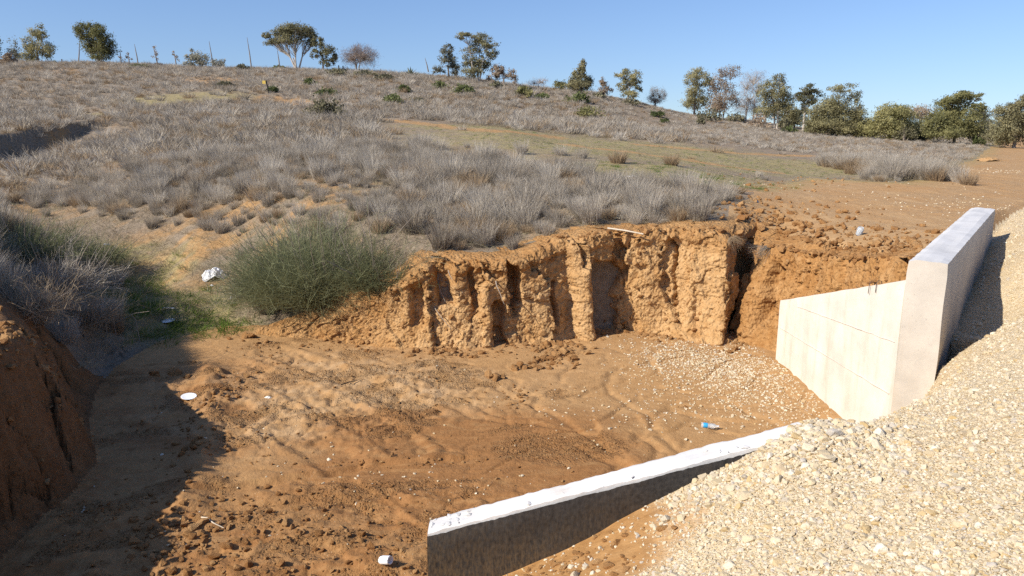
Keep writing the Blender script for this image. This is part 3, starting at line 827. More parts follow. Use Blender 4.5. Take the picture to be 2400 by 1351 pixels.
# --- the cut bank: a surface of its own, with buttresses, grooves and hollows
def cut_bank():
    f, r = np.array(FOOT), np.array(RIM)
    n = len(f)
    # arc length over the mean line
    mid = (f + r) / 2
    s = np.concatenate([[0], np.cumsum(np.linalg.norm(np.diff(mid[:, :2], axis=0), axis=1))])
    ss = np.arange(0, s[-1], 0.017)
    t = np.interp(ss, s, np.arange(n))
    def sm(P):                                        # smooth the polyline a little
        Q = np.stack([np.interp(ss, s, P[:, k]) for k in range(3)], -1)
        ker = np.hanning(23); ker /= ker.sum()
        pad = np.pad(Q, ((11, 11), (0, 0)), mode='edge')
        return np.stack([np.convolve(pad[:, k], ker, 'valid') for k in range(3)], -1)
    f, r = sm(f), sm(r)
    out = f - r; out[:, 2] = 0
    tang = np.gradient((f + r) / 2, axis=0); nrm = np.stack([tang[:, 1], -tang[:, 0], np.zeros(len(tang))], -1)
    nrm /= np.linalg.norm(nrm, axis=1, keepdims=True)
    flip = (nrm * out).sum(1) < 0; nrm[flip] *= -1
    nv = 120
    v = np.linspace(0, 1, nv)
    S, Vv = np.meshgrid(ss, v, indexing='ij')
    tt = t[:, None] + 0 * Vv
    hgt = (r[:, 2] - f[:, 2])[:, None]
    Z = Vv * hgt
    soft = np.interp(tt, [0, 2.2, 3.2, 12.2, 13.5, 19], [1, 1, 0.0, 0.0, 0.7, 0.85])       # talus-like ends
    prof_c = np.interp(Vv, [0, 0.12, 0.25, 0.45, 0.7, 0.92, 1], [0, 0.32, 0.48, 0.58, 0.70, 0.82, 1])
    prof = prof_c * (1 - soft) + Vv * soft
    P = f[:, None] * (1 - prof[..., None]) + r[:, None] * prof[..., None]
    P[..., 2] = f[:, 2][:, None] + Z
    warp = 0.25 * fbm(S * 0.9, Z * 1.4, 3, 121)
    D = 0.16 * fbm(S * 0.75 + 3, Z * 0.35, 3, 123)
    groove = ridged(S * 1.7 + warp, Z * 0.32 + 5, 3, 125)
    gk = 0.35 + 0.65 * sstep(-0.1, 0.25, fbm(S * 0.5, Z * 0.3, 2, 207))
    D = D + (0.03 * groove - 0.015) * (1 - 0.65 * soft) * gk
    wx, wy = S + 0.30 * fbm(S * 1.8, Z * 1.8, 4, 209, 0.6), Z + 0.35 * fbm(S * 1.8 + 9, Z * 1.8, 4, 211, 0.6)
    e1, v1_ = worley(wx * 1.5, wy * 0.75, 3)                    # tall blocks with open joints between them
    e2, v2_ = worley(wx * 4.2, wy * 3.0, 5)                     # crumbly smaller blocks
    e3, v3_ = worley(wx * 11, wy * 9.5, 7)
    D = D + (0.14 * v1_ - 0.08 * sstep(0.05, 0.0, e1) * sstep(-0.1, 0.25, fbm(S * 1.1, Z * 0.8, 2, 215))) * (1 - 0.8 * soft) + (0.045 * v2_ - 0.012 * sstep(0.10, 0.0, e2)) * (0.4 + 0.6 * sstep(-0.1, 0.2, fbm(S, Z, 2, 213)))
    D = D + (0.014 * v3_ - 0.010 * sstep(0.2, 0.0, e3))
    D = D + 0.05 * fbm(S * 1.6, Z * 1.6, 4, 127, 0.55) + 0.022 * fbm(S * 8, Z * 8, 4, 129, 0.68)
    D = D + 0.03 * np.clip(noise2(S * 5.5 + 2, Z * 5.5, 131), 0.15, 1)
    # hollows: (pair index, half width, v0, v1, depth)
    for c, w, v0, v1, dep in [(4.10, 0.34, 0.50, 1.0, 0.36), (5.92, 0.20, 0.42, 0.98, 0.42), (5.40, 0.26, 0.0, 0.50, 0.28), (7.30, 0.12, 0.15, 0.6, 0.24), (4.85, 0.10, 0.45, 0.95, 0.18), (10.2, 0.06, 0.25, 1.0, 0.24),
                              (8.68, 0.40, -0.1, 0.72, 0.50), (9.05, 0.22, 0.5, 1.02, 0.30), (12.75, 0.45, -0.1, 0.92, 0.75), (3.3, 0.25, 0.35, 0.9, 0.18),
                              (10.9, 0.12, 0.0, 0.5, 0.08), (18.6, 0.35, 0.3, 1.0, 0.35), (14.6, 0.3, 0.2, 0.8, 0.25)]:
        wob = 0.22 * fbm(S * 1.6, Z * 2.2, 4, 133, 0.6)
        q = np.clip(1 - np.abs((tt - c + wob) / w), 0, 1)
        q = sstep(0, 0.45, q)
        q = q * sstep(v0 - 0.05, v0 + 0.06, Vv + wob) * sstep(v1 + 0.05, v1 - 0.06, Vv + wob)
        D = D - dep * q
    # buttresses that stand proud
    for c, w, v0, v1, dep in [(8.12, 0.30, -0.1, 0.95, 0.22), (11.6, 0.55, -0.1, 0.98, 0.22), (5.1, 0.28, 0.25, 0.7, 0.14), (9.1, 0.25, 0.55, 0.98, 0.20), (14.0, 0.4, 0.0, 0.6, 0.2)]:
        q = sstep(0, 1, np.clip(1 - np.abs((tt - c) / w), 0, 1)) * sstep(v0 - 0.1, v0 + 0.1, Vv) * sstep(v1 + 0.1, v1 - 0.1, Vv)
        D = D + dep * q
    D = D + 0.07 * sstep(0.86, 0.93, Vv + 0.05 * fbm(S * 2, 0 * S, 3, 241)) * (1 - soft)      # rooty lip under the grass
    D = D * sstep(0, 0.06, Vv + 0.02)
    endf = np.minimum(sstep(0, 0.7, S), sstep(0, 0.3, ss[-1] - S))
    P = P + nrm[:, None] * (D * (0.3 + 0.7 * endf))[..., None]
    P[..., 2] += 0.05 * fbm(S * 3, Z * 3, 3, 135) * sstep(0.02, 0.3, Vv)
    P[..., 2] += (0.07 * fbm(S * 2.2, 0 * S, 3, 137) + 0.04 * noise2(S * 7, 0 * S, 139)) * sstep(0.8, 1, Vv)
    # skirt below the foot and cap running back over the top
    sk = []
    for k, (o, dz) in enumerate([(0.40, -0.25), (0.22, -0.06), (0.10, -0.005)]):
        q = P[:, 0] + nrm * (o + 0.08 * fbm(ss * 3, ss * 0, 3, 141)[:, None]); q[:, 2] = floor_h(q[:, 0], q[:, 1]) + dz; sk.append(q)
    cp = []
    nc = 26
    back = r - f; back[:, 2] = 0; back /= np.linalg.norm(back, axis=1, keepdims=True)
    top = P[:, -1]
    for k in range(1, nc + 1):
        u = k / nc
        q = top + back * (u * 1.15)
        zz = T_rbf(q[:, 0], q[:, 1])
        lump = 0.07 * fbm(q[:, 0] * 3, q[:, 1] * 3, 4, 143, 0.6) * (1 - u) + 0.03 * (1 - u)
        q[:, 2] = (top[:, 2] * (1 - sstep(0, 0.35, u)) + zz * sstep(0, 0.35, u)) + lump - 0.10 * sstep(0.55, 1.0, u)
        cp.append(q)
    Vt = np.concatenate([np.stack(sk, 1), P, np.stack(cp, 1)], 1)
    a, b = Vt.shape[:2]
    i, j = np.meshgrid(np.arange(a - 1), np.arange(b - 1), indexing='ij')
    Q = np.stack([i * b + j, (i + 1) * b + j, (i + 1) * b + j + 1, i * b + j + 1], -1).reshape(-1, 4)
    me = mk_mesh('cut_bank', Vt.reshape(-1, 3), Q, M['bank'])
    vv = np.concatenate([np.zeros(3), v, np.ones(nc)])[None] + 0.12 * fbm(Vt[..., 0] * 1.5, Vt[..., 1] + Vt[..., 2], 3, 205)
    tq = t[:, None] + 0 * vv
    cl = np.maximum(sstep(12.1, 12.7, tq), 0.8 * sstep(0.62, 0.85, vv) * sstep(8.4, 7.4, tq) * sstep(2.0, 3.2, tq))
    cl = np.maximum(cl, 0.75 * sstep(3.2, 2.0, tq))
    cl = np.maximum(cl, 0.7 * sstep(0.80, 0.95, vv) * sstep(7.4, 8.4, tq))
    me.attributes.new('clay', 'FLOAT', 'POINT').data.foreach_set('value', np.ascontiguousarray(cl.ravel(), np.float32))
    o = link('cut_bank', me)
    tag(o, 'sunlit orange earth cliff cut along the far side of the wash', None, None, 'structure')
    return o, P, r, nrm, t
BANK, BANK_P, BANK_RIM, BANK_N, BANK_T = cut_bank()

# ------------------------------------------------------------------ CONCRETE
def slab_from_profile(name, path, thick_dir, thick, zb, zt, mat, parent=None, nseg=40, wob=0.008, seed=1, bevel=0.0):
    """wall along path a->b, thickness vector, bottom heights (2), top heights (2): a gridded closed box with slight unevenness"""
    a, b = np.array(path[0], float), np.array(path[1], float)
    nu, nt, nz = nseg, 5, 14
    u, w, v = np.linspace(0, 1, nu + 1), np.linspace(0, 1, nt + 1), np.linspace(0, 1, nz + 1)
    th = np.array(thick_dir, float) * thick
    bm = bmesh.new()
    grid = {}
    rs = np.random.default_rng(seed)
    ph = rs.uniform(0, 9, 8)
    def P(i, k, j):
        q = (i, k, j)
        if q in grid: return grid[q]
        x = a + (b - a) * u[i] + th * w[k]
        ztop = zt[0] + (zt[1] - zt[0]) * u[i]; zbot = zb[0] + (zb[1] - zb[0]) * u[i]
        z = zbot + (ztop - zbot) * v[j]
        edge = (k in (0, nt)) and j == nz
        n1 = float(noise2(np.array([u[i] * 9 + ph[0]]), np.array([w[k] * 2 + v[j] * 3 + ph[1]]), seed)[0])
        x = x + th / thick * n1 * wob * (1 if k in (0, nt) else 0)
        if j == nz: z += wob * 1.2 * n1 - (bevel * (0.6 + 0.8 * rs.random()) if edge else 0)
        if edge: x = x + th / thick * (bevel * 0.5 * (1 if k == 0 else -1))
        grid[q] = bm.verts.new((x[0], x[1], z)); return grid[q]
    def face(*q):
        bm.faces.new([P(*c) for c in q])
    for i in range(nu):
        for j in range(nz):
            face((i, 0, j), (i + 1, 0, j), (i + 1, 0, j + 1), (i, 0, j + 1))
            face((i + 1, nt, j), (i, nt, j), (i, nt, j + 1), (i + 1, nt, j + 1))
        for k in range(nt):
            face((i, k, nz), (i + 1, k, nz), (i + 1, k + 1, nz), (i, k + 1, nz))
    for k in range(nt):
        for j in range(nz):
            face((0, k + 1, j), (0, k, j), (0, k, j + 1), (0, k + 1, j + 1))
            face((nu, k, j), (nu, k + 1, j), (nu, k + 1, j + 1), (nu, k, j + 1))
    bmesh.ops.recalc_face_normals(bm, faces=bm.faces)
    return bm_obj(name, bm, mat, parent)

# far wing wall: face at x = 4.5, thickness to the right
wing = empty('wing_wall', (4.6, 10.4, 0), 'sloping pale concrete wing wall running from the gravel to the earth cliff', 'concrete wall')
W0, W1 = (4.47, 12.35), (4.50, 8.52)
def wz(y): return 1.07 + (12.35 - y) / 3.83 * 1.12
slab_from_profile('wall_body', (W0, W1), (1, 0), 0.28, (-0.3, -0.3), (wz(12.35), wz(8.52)), M['concrete'], wing, 60, 0.006, 3, 0.012).matrix_parent_inverse = Matrix.Translation((-4.6, -10.4, 0))
def join_strip(y0, z0, y1, z1, w, name, parent, seed):
    n = 40
    t = np.linspace(0, 1, n)
    y, z = y0 + (y1 - y0) * t, z0 + (z1 - z0) * t
    x = 4.47 + (12.35 - y) / 3.83 * 0.03 - 0.008
    j = 0.010 * noise2(t * 14, t * 0 + seed, seed)
    ww = w * (0.5 + 0.8 * np.abs(noise2(t * 22, t * 0 + seed + 2, seed)))
    dirn = np.array([y1 - y0, z1 - z0]); dirn /= np.linalg.norm(dirn); pn = np.array([-dirn[1], dirn[0]])
    V = []
    for s, dx in ((-1, 0.010), (-0.5, 0.0), (0.5, 0.0), (1, 0.010)):
        V.append(np.stack([x + dx, y + pn[0] * (ww * s + j), z + pn[1] * (ww * s + j)], -1))
    V = np.stack(V, 1)
    i, k = np.meshgrid(np.arange(n - 1), np.arange(3), indexing='ij')
    Q = np.stack([i * 4 + k, (i + 1) * 4 + k, (i + 1) * 4 + k + 1, i * 4 + k + 1], -1).reshape(-1, 4)
    return link(name, mk_mesh(name, V.reshape(-1, 3), Q, M['seam']), parent)
for q in ((12.3, 0.62, 8.6, 0.78, 0.010), (11.6, 1.14, 8.6, 1.42, 0.009), (11.62, 1.20, 11.58, -0.2, 0.007)):
    o = join_strip(*q, 'casting_ridge', wing, 5); o.matrix_parent_inverse = Matrix.Translation((-4.6, -10.4, 0))

# two bent starter bars at the top of the wing wall
for k, (yy, dx) in enumerate(((9.34, 0.0), (9.18, 0.01))):
    zt = wz(yy)
    P = [(4.56 + dx, yy, zt - 0.05), (4.55 + dx, yy, zt + 0.035), (4.50 + dx, yy - 0.02, zt + 0.05), (4.475 + dx, yy - 0.03, zt + 0.02), (4.47 + dx, yy - 0.03, zt - 0.10)]
    v, q = tube(P, 0.005, 5)
    o = link('rebar_hook', mk_mesh('rebar_hook', v, q, M['steel']), wing); o.matrix_parent_inverse = Matrix.Translation((-4.6, -10.4, 0))

# headwall: a 7 m beam of concrete running off along the road
hd = np.array([0.581, 0.814]); hn = np.array([0.814, -0.581])
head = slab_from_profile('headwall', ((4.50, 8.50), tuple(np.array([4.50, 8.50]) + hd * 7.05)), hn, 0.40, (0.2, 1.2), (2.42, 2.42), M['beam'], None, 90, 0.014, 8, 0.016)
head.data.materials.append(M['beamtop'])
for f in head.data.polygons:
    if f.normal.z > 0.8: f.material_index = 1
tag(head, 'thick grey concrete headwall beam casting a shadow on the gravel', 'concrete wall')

# near wing wall, coated black at the back
near = empty('retaining_wall', (0.7, 5.0, 0), 'low concrete wall with white top and black coated back half buried in gravel', 'concrete wall')
zn = lambda x: 1.08 + (x + 0.6) * 0.285
o = slab_from_profile('wall_body', ((-0.60, 4.91), (2.05, 4.93)), (0, 1), 0.21, (-0.3, -0.3), (zn(-0.6), zn(2.05)), M['capping'], near, 70, 0.005, 11, 0.012)
o.matrix_parent_inverse = Matrix.Translation((-0.7, -5.0, 0))
# bitumen sheet with an uneven upper edge
n = 140
tx = np.linspace(-0.603, 2.05, n)
edge = zn(tx) - 0.028 + 0.006 * noise2(tx * 5, tx * 0, 3) + 0.006 * noise2(tx * 29, tx * 0, 5)
edge -= 0.006 * np.clip(noise2(tx * 11, tx * 0, 7), 0.2, 1)
rows = []
for k, v in enumerate(np.linspace(0, 1, 24)):
    z = -0.25 + (edge + 0.25) * v
    y = 4.898 + 0.006 * noise2(tx * 4, z * 4, 9) - (0 if k < 23 else -0.012)
    rows.append(np.stack([tx, y, z], -1))
Vb = np.stack(rows, 1)
i, k = np.meshgrid(np.arange(n - 1), np.arange(23), indexing='ij')
Q = np.stack([i * 24 + k, (i + 1) * 24 + k, (i + 1) * 24 + k + 1, i * 24 + k + 1], -1).reshape(-1, 4)
o = link('bitumen_coat', mk_mesh('bitumen_coat', Vb.reshape(-1, 3), Q, M['bitumen']), near); o.matrix_parent_inverse = Matrix.Translation((-0.7, -5.0, 0))
# splashes of cement and chips on its top
rs = np.random.default_rng(4)
pp = Parts()
for k in range(24):
    x = rs.uniform(-0.58, 2.0) if k > 15 else rs.uniform(-0.6, -0.3)
    y = rs.uniform(4.94, 5.10)
    s = rs.uniform(0.008, 0.024)
    bm = bmesh.new(); bmesh.ops.create_icosphere(bm, subdivisions=1, radius=s)
    V = np.array([v.co[:] for v in bm.verts]) * [rs.uniform(1, 2.5), rs.uniform(0.7, 1.3), 0.45] + rs.normal(0, s * 0.12, (len(bm.verts), 3))
    T = np.array([[v.index for v in f.verts] for f in bm.faces]); bm.free()
    a = rs.uniform(0, 6); c, s_ = math.cos(a), math.sin(a)
    V = V @ np.array([[c, s_, 0], [-s_, c, 0], [0, 0, 1]]) + [x, y, zn(x) + 0.002]
    pp.add(V, T=T)
o = link('cement_splash', pp.mesh('cement_splash', M['capping'], False), near); o['kind'] = 'stuff'; o.matrix_parent_inverse = Matrix.Translation((-0.7, -5.0, 0))

# ------------------------------------------------------------------ scatter machinery
def scatter(name, P, rot, scl, idx, sources, parent=None, label=None):
    """one object of stuff: sources instanced on points by geometry nodes"""
    c = bpy.data.collections.new(name + '_sources')
    for k, me in enumerate(sources):
        c.objects.link(bpy.data.objects.new('%s_source_%02d' % (name, k), me))
    me = bpy.data.meshes.new(name)
    me.vertices.add(len(P)); me.vertices.foreach_set('co', np.ascontiguousarray(P, np.float32).ravel())
    for an, ty, key, A in (('rot', 'FLOAT_VECTOR', 'vector', rot), ('scl', 'FLOAT_VECTOR', 'vector', scl), ('idx', 'INT', 'value', idx)):
        t = me.attributes.new(an, ty, 'POINT')
        t.data.foreach_set(key, np.ascontiguousarray(A, np.int32 if ty == 'INT' else np.float32).ravel())
    o = link(name, me, parent)
    ng = bpy.data.node_groups.new(name + '_nodes', 'GeometryNodeTree')
    ng.interface.new_socket('Geometry', in_out='INPUT', socket_type='NodeSocketGeometry')
    ng.interface.new_socket('Geometry', in_out='OUTPUT', socket_type='NodeSocketGeometry')
    gi, go = ng.nodes.new('NodeGroupInput'), ng.nodes.new('NodeGroupOutput')
    ip = ng.nodes.new('GeometryNodeInstanceOnPoints')
    ci = ng.nodes.new('GeometryNodeCollectionInfo')
    ci.inputs['Collection'].default_value = c
    ci.inputs['Separate Children'].default_value = True
    ci.inputs['Reset Children'].default_value = True
    def na(n_, ty):
        q = ng.nodes.new('GeometryNodeInputNamedAttribute'); q.data_type = ty; q.inputs[0].default_value = n_
        return q.outputs[0]
    L = ng.links.new
    L(gi.outputs[0], ip.inputs['Points']); L(ci.outputs[0], ip.inputs['Instance'])
    ip.inputs['Pick Instance'].default_value = True
    L(na('idx', 'INT'), ip.inputs['Instance Index'])
    L(na('rot', 'FLOAT_VECTOR'), ip.inputs['Rotation'])
    L(na('scl', 'FLOAT_VECTOR'), ip.inputs['Scale'])
    L(ip.outputs[0], go.inputs[0])
    md = o.modifiers.new('scatter', 'NODES'); md.node_group = ng
    o['kind'] = 'stuff'
    if label: o['label'] = label
    return o

def hull_mesh(name, rs, n, mat, sq=(1, 1, 0.7), jit=0.25):
    bm = bmesh.new()
    for k in range(n):
        v = rs.normal(size=3); v /= np.linalg.norm(v)
        v *= 1 + rs.uniform(-jit, jit)
        bm.verts.new(v * np.array(sq))
    r = bmesh.ops.convex_hull(bm, input=bm.verts)
    bmesh.ops.delete(bm, geom=[g for g in bm.verts if not g.link_faces], context='VERTS')
    me = bpy.data.meshes.new(name); bm.to_mesh(me); bm.free(); me.materials.append(mat)
    return me
rs = np.random.default_rng(21)
STONES = [hull_mesh('stone', rs, 22, M['stone'], (1, rs.uniform(0.7, 0.98), rs.uniform(0.6, 0.85)), 0.16) for k in range(12)]
CLODS = [hull_mesh('clod', rs, 24, M['clod'], (1, rs.uniform(0.7, 1), rs.uniform(0.6, 0.85)), 0.3) for k in range(10)]
CLODS_P = [hull_mesh('clod', rs, 24, M['clod_pale'], (1, rs.uniform(0.7, 1), rs.uniform(0.6, 0.85)), 0.3) for k in range(10)]

def in_view(P, m=40):
    x, y, d = project(P)
    return (d > 0.5) & (x > -m) & (x < 2400 + m) & (y > -m) & (y < 1351 + m), d

def pieces(name, part, P, size, sources, parent, rs, sink=0.25, most=300, stuff_label=None):
    """the largest in view as parts one by one, the others as one stuff part"""
    rot = np.stack([rs.uniform(-0.5, 0.5, len(P)), rs.uniform(-0.5, 0.5, len(P)), rs.uniform(0, 6.28, len(P))], -1)
    idx = rs.integers(0, len(sources), len(P))
    scl = np.stack([size * rs.uniform(0.8, 1.25, len(P)), size * rs.uniform(0.8, 1.2, len(P)), size * rs.uniform(0.75, 1.1, len(P))], -1) * 0.5
    P = P.copy(); P[:, 2] += scl[:, 2] * (0.7 - sink * 2)
    vis, d = in_view(P, 0)
    ap = np.where(vis, size / np.maximum(d, 0.5), 0)
    order = np.argsort(-ap)
    big = [i for i in order[:most] if ap[i] * FPX > 9]
    rest = np.setdiff1d(np.arange(len(P)), big)
    for i in big:
        link(part, sources[idx[i]], parent, tuple(P[i]), tuple(rot[i]), tuple(scl[i]))
    if len(rest): scatter(name, P[rest], rot[rest], scl[rest], idx[rest], sources, parent, stuff_label)

# --- gravel
rs = np.random.default_rng(31)
N = 230000
th = rs.uniform(-0.2, 0.86, N); r = np.exp(rs.uniform(math.log(2.2), math.log(22), N))
x, y = r * np.sin(th), r * np.cos(th)
dg = gravel_d(x, y)
soil = sstep(1.25, 0.75, np.hypot((x - 0.15) / 0.95, (y - 4.6) / 0.75) + 0.3 * fbm(x * 2, y * 2, 3, 115))
dp, w = pit_d(x, y)
spill = (dg <= 0) & (dg > -1.6) & (x > 1.7) & (x < 4.45) & (dp > -0.1)
ok = ((dg > 0.03) | spill) & (rs.random(N) > soil * 0.93)
clearw = ~((np.abs(y - 5.02) < 0.13) & (x < 1.80 + 0.1 * np.sin(y * 60)) & (x > -0.7))
ok &= clearw
x, y = x[ok], y[ok]
z = ground(x, y)
size = np.clip(np.exp(rs.normal(math.log(0.0125), 0.54, len(x))), 0.006, 0.075)
rim = sstep(0.9, 0.0, np.abs(y - 4.75)) * (x > 0.3) * (x < 2.6)
size *= 1 + 0.7 * rim * (0.4 + 0.6 * sstep(0.6, 1.4, x))
size *= np.interp(np.hypot(x, y), [2, 6, 18], [1.0, 1.0, 1.5])
pieces('gravel', 'stone', np.stack([x, y, z], -1), size, STONES, ground_obj['gravel_bank'], rs, 0.25, 300, 'loose pale limestone gravel')

rs = np.random.default_rng(37)
q = np.array([0.2, 4.55]) + rs.normal(size=(260, 2)) * [0.45, 0.28]
q = q[(q[:, 1] < 4.86) & (q[:, 0] > -0.7)]
pieces('backfill_crumbs', 'clod', np.concatenate([q, ground(q[:, 0], q[:, 1])[:, None]], 1), 0.015 * (5.0 ** (rs.random(len(q)) ** 2)), CLODS_P, ground_obj['gravel_bank'], rs, 0.3, 30, 'crumbs of brown earth between gravel and wall')

# --- clods on the wash floor and along the bank foot
rs = np.random.default_rng(41)
pts, sz = [], []
def heap(px, py, n, sx, sy, smin, smax, ang=0.0, z=0.0):
    c = at_z(px, py, z)
    q = rs.normal(size=(n, 2)) * [sx, sy]
    ca, sa = math.cos(ang), math.sin(ang)
    pts.append(np.stack([c[0] + q[:, 0] * ca - q[:, 1] * sa, c[1] + q[:, 0] * sa + q[:, 1] * ca], -1))
    s = smin * (smax / smin) ** (rs.random(n) ** 2.0)
    sz.append(s)
heap(1300, 835, 110, 0.28, 0.35, 0.05, 0.20)
heap(1240, 865, 26, 0.22, 0.14, 0.05, 0.17)
heap(1160, 890, 8, 0.12, 0.08, 0.08, 0.2)
heap(1200, 930, 40, 0.14, 0.22, 0.03, 0.10)
heap(1350, 835, 10, 0.15, 0.15, 0.08, 0.2)
heap(400, 893, 6, 0.22, 0.1, 0.10, 0.28)
heap(640, 830, 40, 0.5, 0.3, 0.03, 0.10)
heap(500, 965, 90, 0.10, 0.75, 0.03, 0.11)
heap(480, 1055, 50, 0.18, 0.22, 0.03, 0.12)
heap(420, 1240, 80, 0.25, 0.35, 0.04, 0.12)
heap(470, 1300, 90, 0.35, 0.5, 0.04, 0.13)
heap(600, 1250, 220, 0.9, 0.35, 0.02, 0.10)
heap(880, 1230, 120, 0.7, 0.4, 0.015, 0.07)
heap(700, 1330, 120, 0.8, 0.3, 0.02, 0.09)
heap(620, 1180, 90, 0.8, 0.2, 0.02, 0.08)
heap(800, 1300, 90, 0.7, 0.4, 0.02, 0.07)
heap(1250, 1050, 150, 0.7, 0.4, 0.010, 0.03)
heap(900, 1085, 60, 0.9, 0.10, 0.02, 0.06)
heap(560, 805, 8, 0.2, 0.1, 0.06, 0.2)
for k in range(60):                                    # along the foot of the cut bank
    i = int(rs.uniform(0.10, 0.72) * len(BANK_P))
    n = rs.integers(3, 14)
    f = BANK_P[i, 0] + BANK_N[i] * (0.02 + abs(rs.normal(0, 0.18)))
    pts.append(f[None, :2] + rs.normal(size=(n, 2)) * 0.15)
    sz.append(0.025 * (6.0 ** (rs.random(n) ** 2.2)))
u = np.stack([rs.uniform(-5.6, 3.2, 16000), rs.uniform(5.4, 13.3, 16000)], -1)
keep = rs.random(16000) < 0.75 * crumb_mask(u[:, 0], u[:, 1]) ** 1.5
pts.append(u[keep]); sz.append(0.010 * (4.5 ** (rs.random(keep.sum()) ** 2.2)))
u = np.stack([rs.uniform(-5, 4.3, 1600), rs.uniform(5.4, 13.3, 1600)], -1)
keep = rs.random(1600) < (0.25 + 0.75 * np.maximum(scuff_mask(u[:, 0], u[:, 1]), sstep(8.5, 7.0, u[:, 1]) * sstep(1, 0, u[:, 0])))
pts.append(u[keep]); sz.append(0.014 * (3.5 ** (rs.random(keep.sum()) ** 2)))
P = np.concatenate(pts); S = np.concatenate(sz)
dp, w = pit_d(P[:, 0], P[:, 1])
ok = (dp < 0.12) & ~((P[:, 1] < 5.35) & (P[:, 0] > -0.8)) & (P[:, 0] < 4.4)
P, S = P[ok], S[ok]
P3 = np.concatenate([P, ground(P[:, 0], P[:, 1])[:, None]], 1)
pieces('crumbs', 'clod', P3, S, CLODS, ground_obj['wash_floor'], rs, 0.22, 300, 'small crumbs of clay on the wash floor')

rs = np.random.default_rng(45)
k = rs.uniform(0, 1, 520)
cx_ = np.interp(k, [0, 0.3, 0.6, 0.8, 1], [-5.1, -5.35, -5.5, -5.6, -6.3]) + rs.normal(0, 0.22, 520)
cy_ = np.interp(k, [0, 0.3, 0.6, 0.8, 1], [5.2, 6.4, 7.6, 8.6, 9.8]) + rs.normal(0, 0.1, 520)
pieces('bank_clods', 'clod', np.stack([cx_, cy_, ground(cx_, cy_)], -1), 0.03 * (5.0 ** (rs.random(520) ** 1.8)), CLODS, ground_obj['earth_bank'], rs, 0.25, 60, 'crumbs of red earth on the shaded bank')

# --- clods thrown up on the dirt beside the headwall, and on the bank
rs = np.random.default_rng(43)
pts, sz = [], []
def heap2(px, py, n, sx, sy, smin, smax):
    c = place(px, py)
    q = rs.normal(size=(n, 2)) * [sx, sy]
    pts.append(c[:2] + q); sz.append(smin * (smax / smin) ** (rs.random(n) ** 1.8))
heap2(1900, 575, 190, 0.8, 0.7, 0.03, 0.17)
heap2(2030, 585, 170, 0.5, 0.5, 0.03, 0.16)
heap2(1790, 520, 150, 0.5, 0.8, 0.05, 0.24)
heap2(1880, 490, 110, 0.9, 1.1, 0.03, 0.16)
heap2(1960, 425, 60, 2.0, 1.0, 0.03, 0.15)
heap2(1830, 440, 40, 1.0, 0.9, 0.04, 0.16)
heap2(2110, 590, 60, 0.3, 0.5, 0.05, 0.16)
P = np.concatenate(pts); S = np.concatenate(sz)
dp, w = pit_d(P[:, 0], P[:, 1])
ok = (dp > 0.15) & (gravel_d(P[:, 0], P[:, 1]) < -0.3)
P, S = P[ok], S[ok]
z = ground(P[:, 0], P[:, 1])
dpo = pit_d(P[:, 0], P[:, 1])[0]
z = np.where(dpo < 0.9, T_rbf(P[:, 0], P[:, 1]) + 0.02, z)
pieces('loose_crumbs', 'clod', np.concatenate([P, z[:, None]], 1), S, CLODS_P, ground_obj['dirt_road'], rs, 0.22, 300, 'loose clods of earth beside the road')

# lumps stuck to the face of the cut bank
rs = np.random.default_rng(47)
nu, nv = BANK_P.shape[:2]
i = rs.integers(int(nu * 0.08), nu - 5, 900); j = rs.integers(2, nv - 2, 900)
P = BANK_P[i, j] - BANK_N[i] * 0.01
S = 0.03 * (4.5 ** (rs.random(900) ** 2.2))
pieces('bank_crumbs', 'clod', P, S, CLODS_P, BANK, rs, 0.4, 260, 'crumbs of earth clinging to the cliff')
i = rs.integers(int(nu * 0.15), nu - 5, 420)
P = BANK_P[i, -1] - BANK_N[i] * rs.uniform(-0.08, 0.5, 420)[:, None]
P[:, 2] += 0.02
i2 = np.clip((nu * 0.4 + rs.random(420) * nu * 0.6).astype(int), 0, nu - 5)
P2 = BANK_P[i2, -1] - BANK_N[i2] * rs.uniform(-0.05, 0.4, 420)[:, None]; P2[:, 2] += 0.02
P = np.concatenate([P[:140], P2])
S = 0.04 * (4.5 ** (rs.random(len(P)) ** 2))
pieces('rim_crumbs', 'clod', P, S, CLODS_P, BANK, rs, 0.3, 40, 'crumbled earth along the cliff edge')

# --- pale pebbles washed over the floor near the wing wall, and spread on the road
rs = np.random.default_rng(51)
q = []
for px, py, n, sx, sy in [(1700, 865, 3400, 0.7, 0.95), (1560, 850, 500, 0.5, 0.6), (1800, 930, 900, 0.5, 0.8), (1600, 960, 250, 0.9, 0.5), (700, 1150, 110, 2.0, 1.6), (1500, 960, 120, 1.2, 0.6), (900, 1130, 50, 1.2, 0.2)]:
    c = at_z(px, py, 0); q.append(c[:2] + rs.normal(size=(n, 2)) * [sx, sy])
P = np.concatenate(q); dp, w = pit_d(P[:, 0], P[:, 1])
ok = (dp < -0.02) & (P[:, 0] < 4.42) & ~((P[:, 1] < 5.4) & (P[:, 0] > -0.8))
P = P[ok]; z = ground(P[:, 0], P[:, 1])
S = np.clip(np.exp(rs.normal(math.log(0.026), 0.35, len(P))), 0.012, 0.07)
pieces('pebbles', 'stone', np.concatenate([P, z[:, None]], 1), S, STONES, ground_obj['wash_floor'], rs, 0.3, 120, 'pale pebbles washed onto the silt')
P = np.concatenate([place(2150, 470)[:2] + rs.normal(size=(110, 2)) * [2.2, 3.2], place(2330, 420)[:2] + rs.normal(size=(70, 2)) * [3, 5], place(2370, 505)[:2] + rs.normal(size=(260, 2)) * [1.2, 1.5], place(2360, 403)[:2] + rs.normal(size=(420, 2)) * [2.4, 0.9], place(1800, 445)[:2] + rs.normal(size=(50, 2)) * [2, 2]])
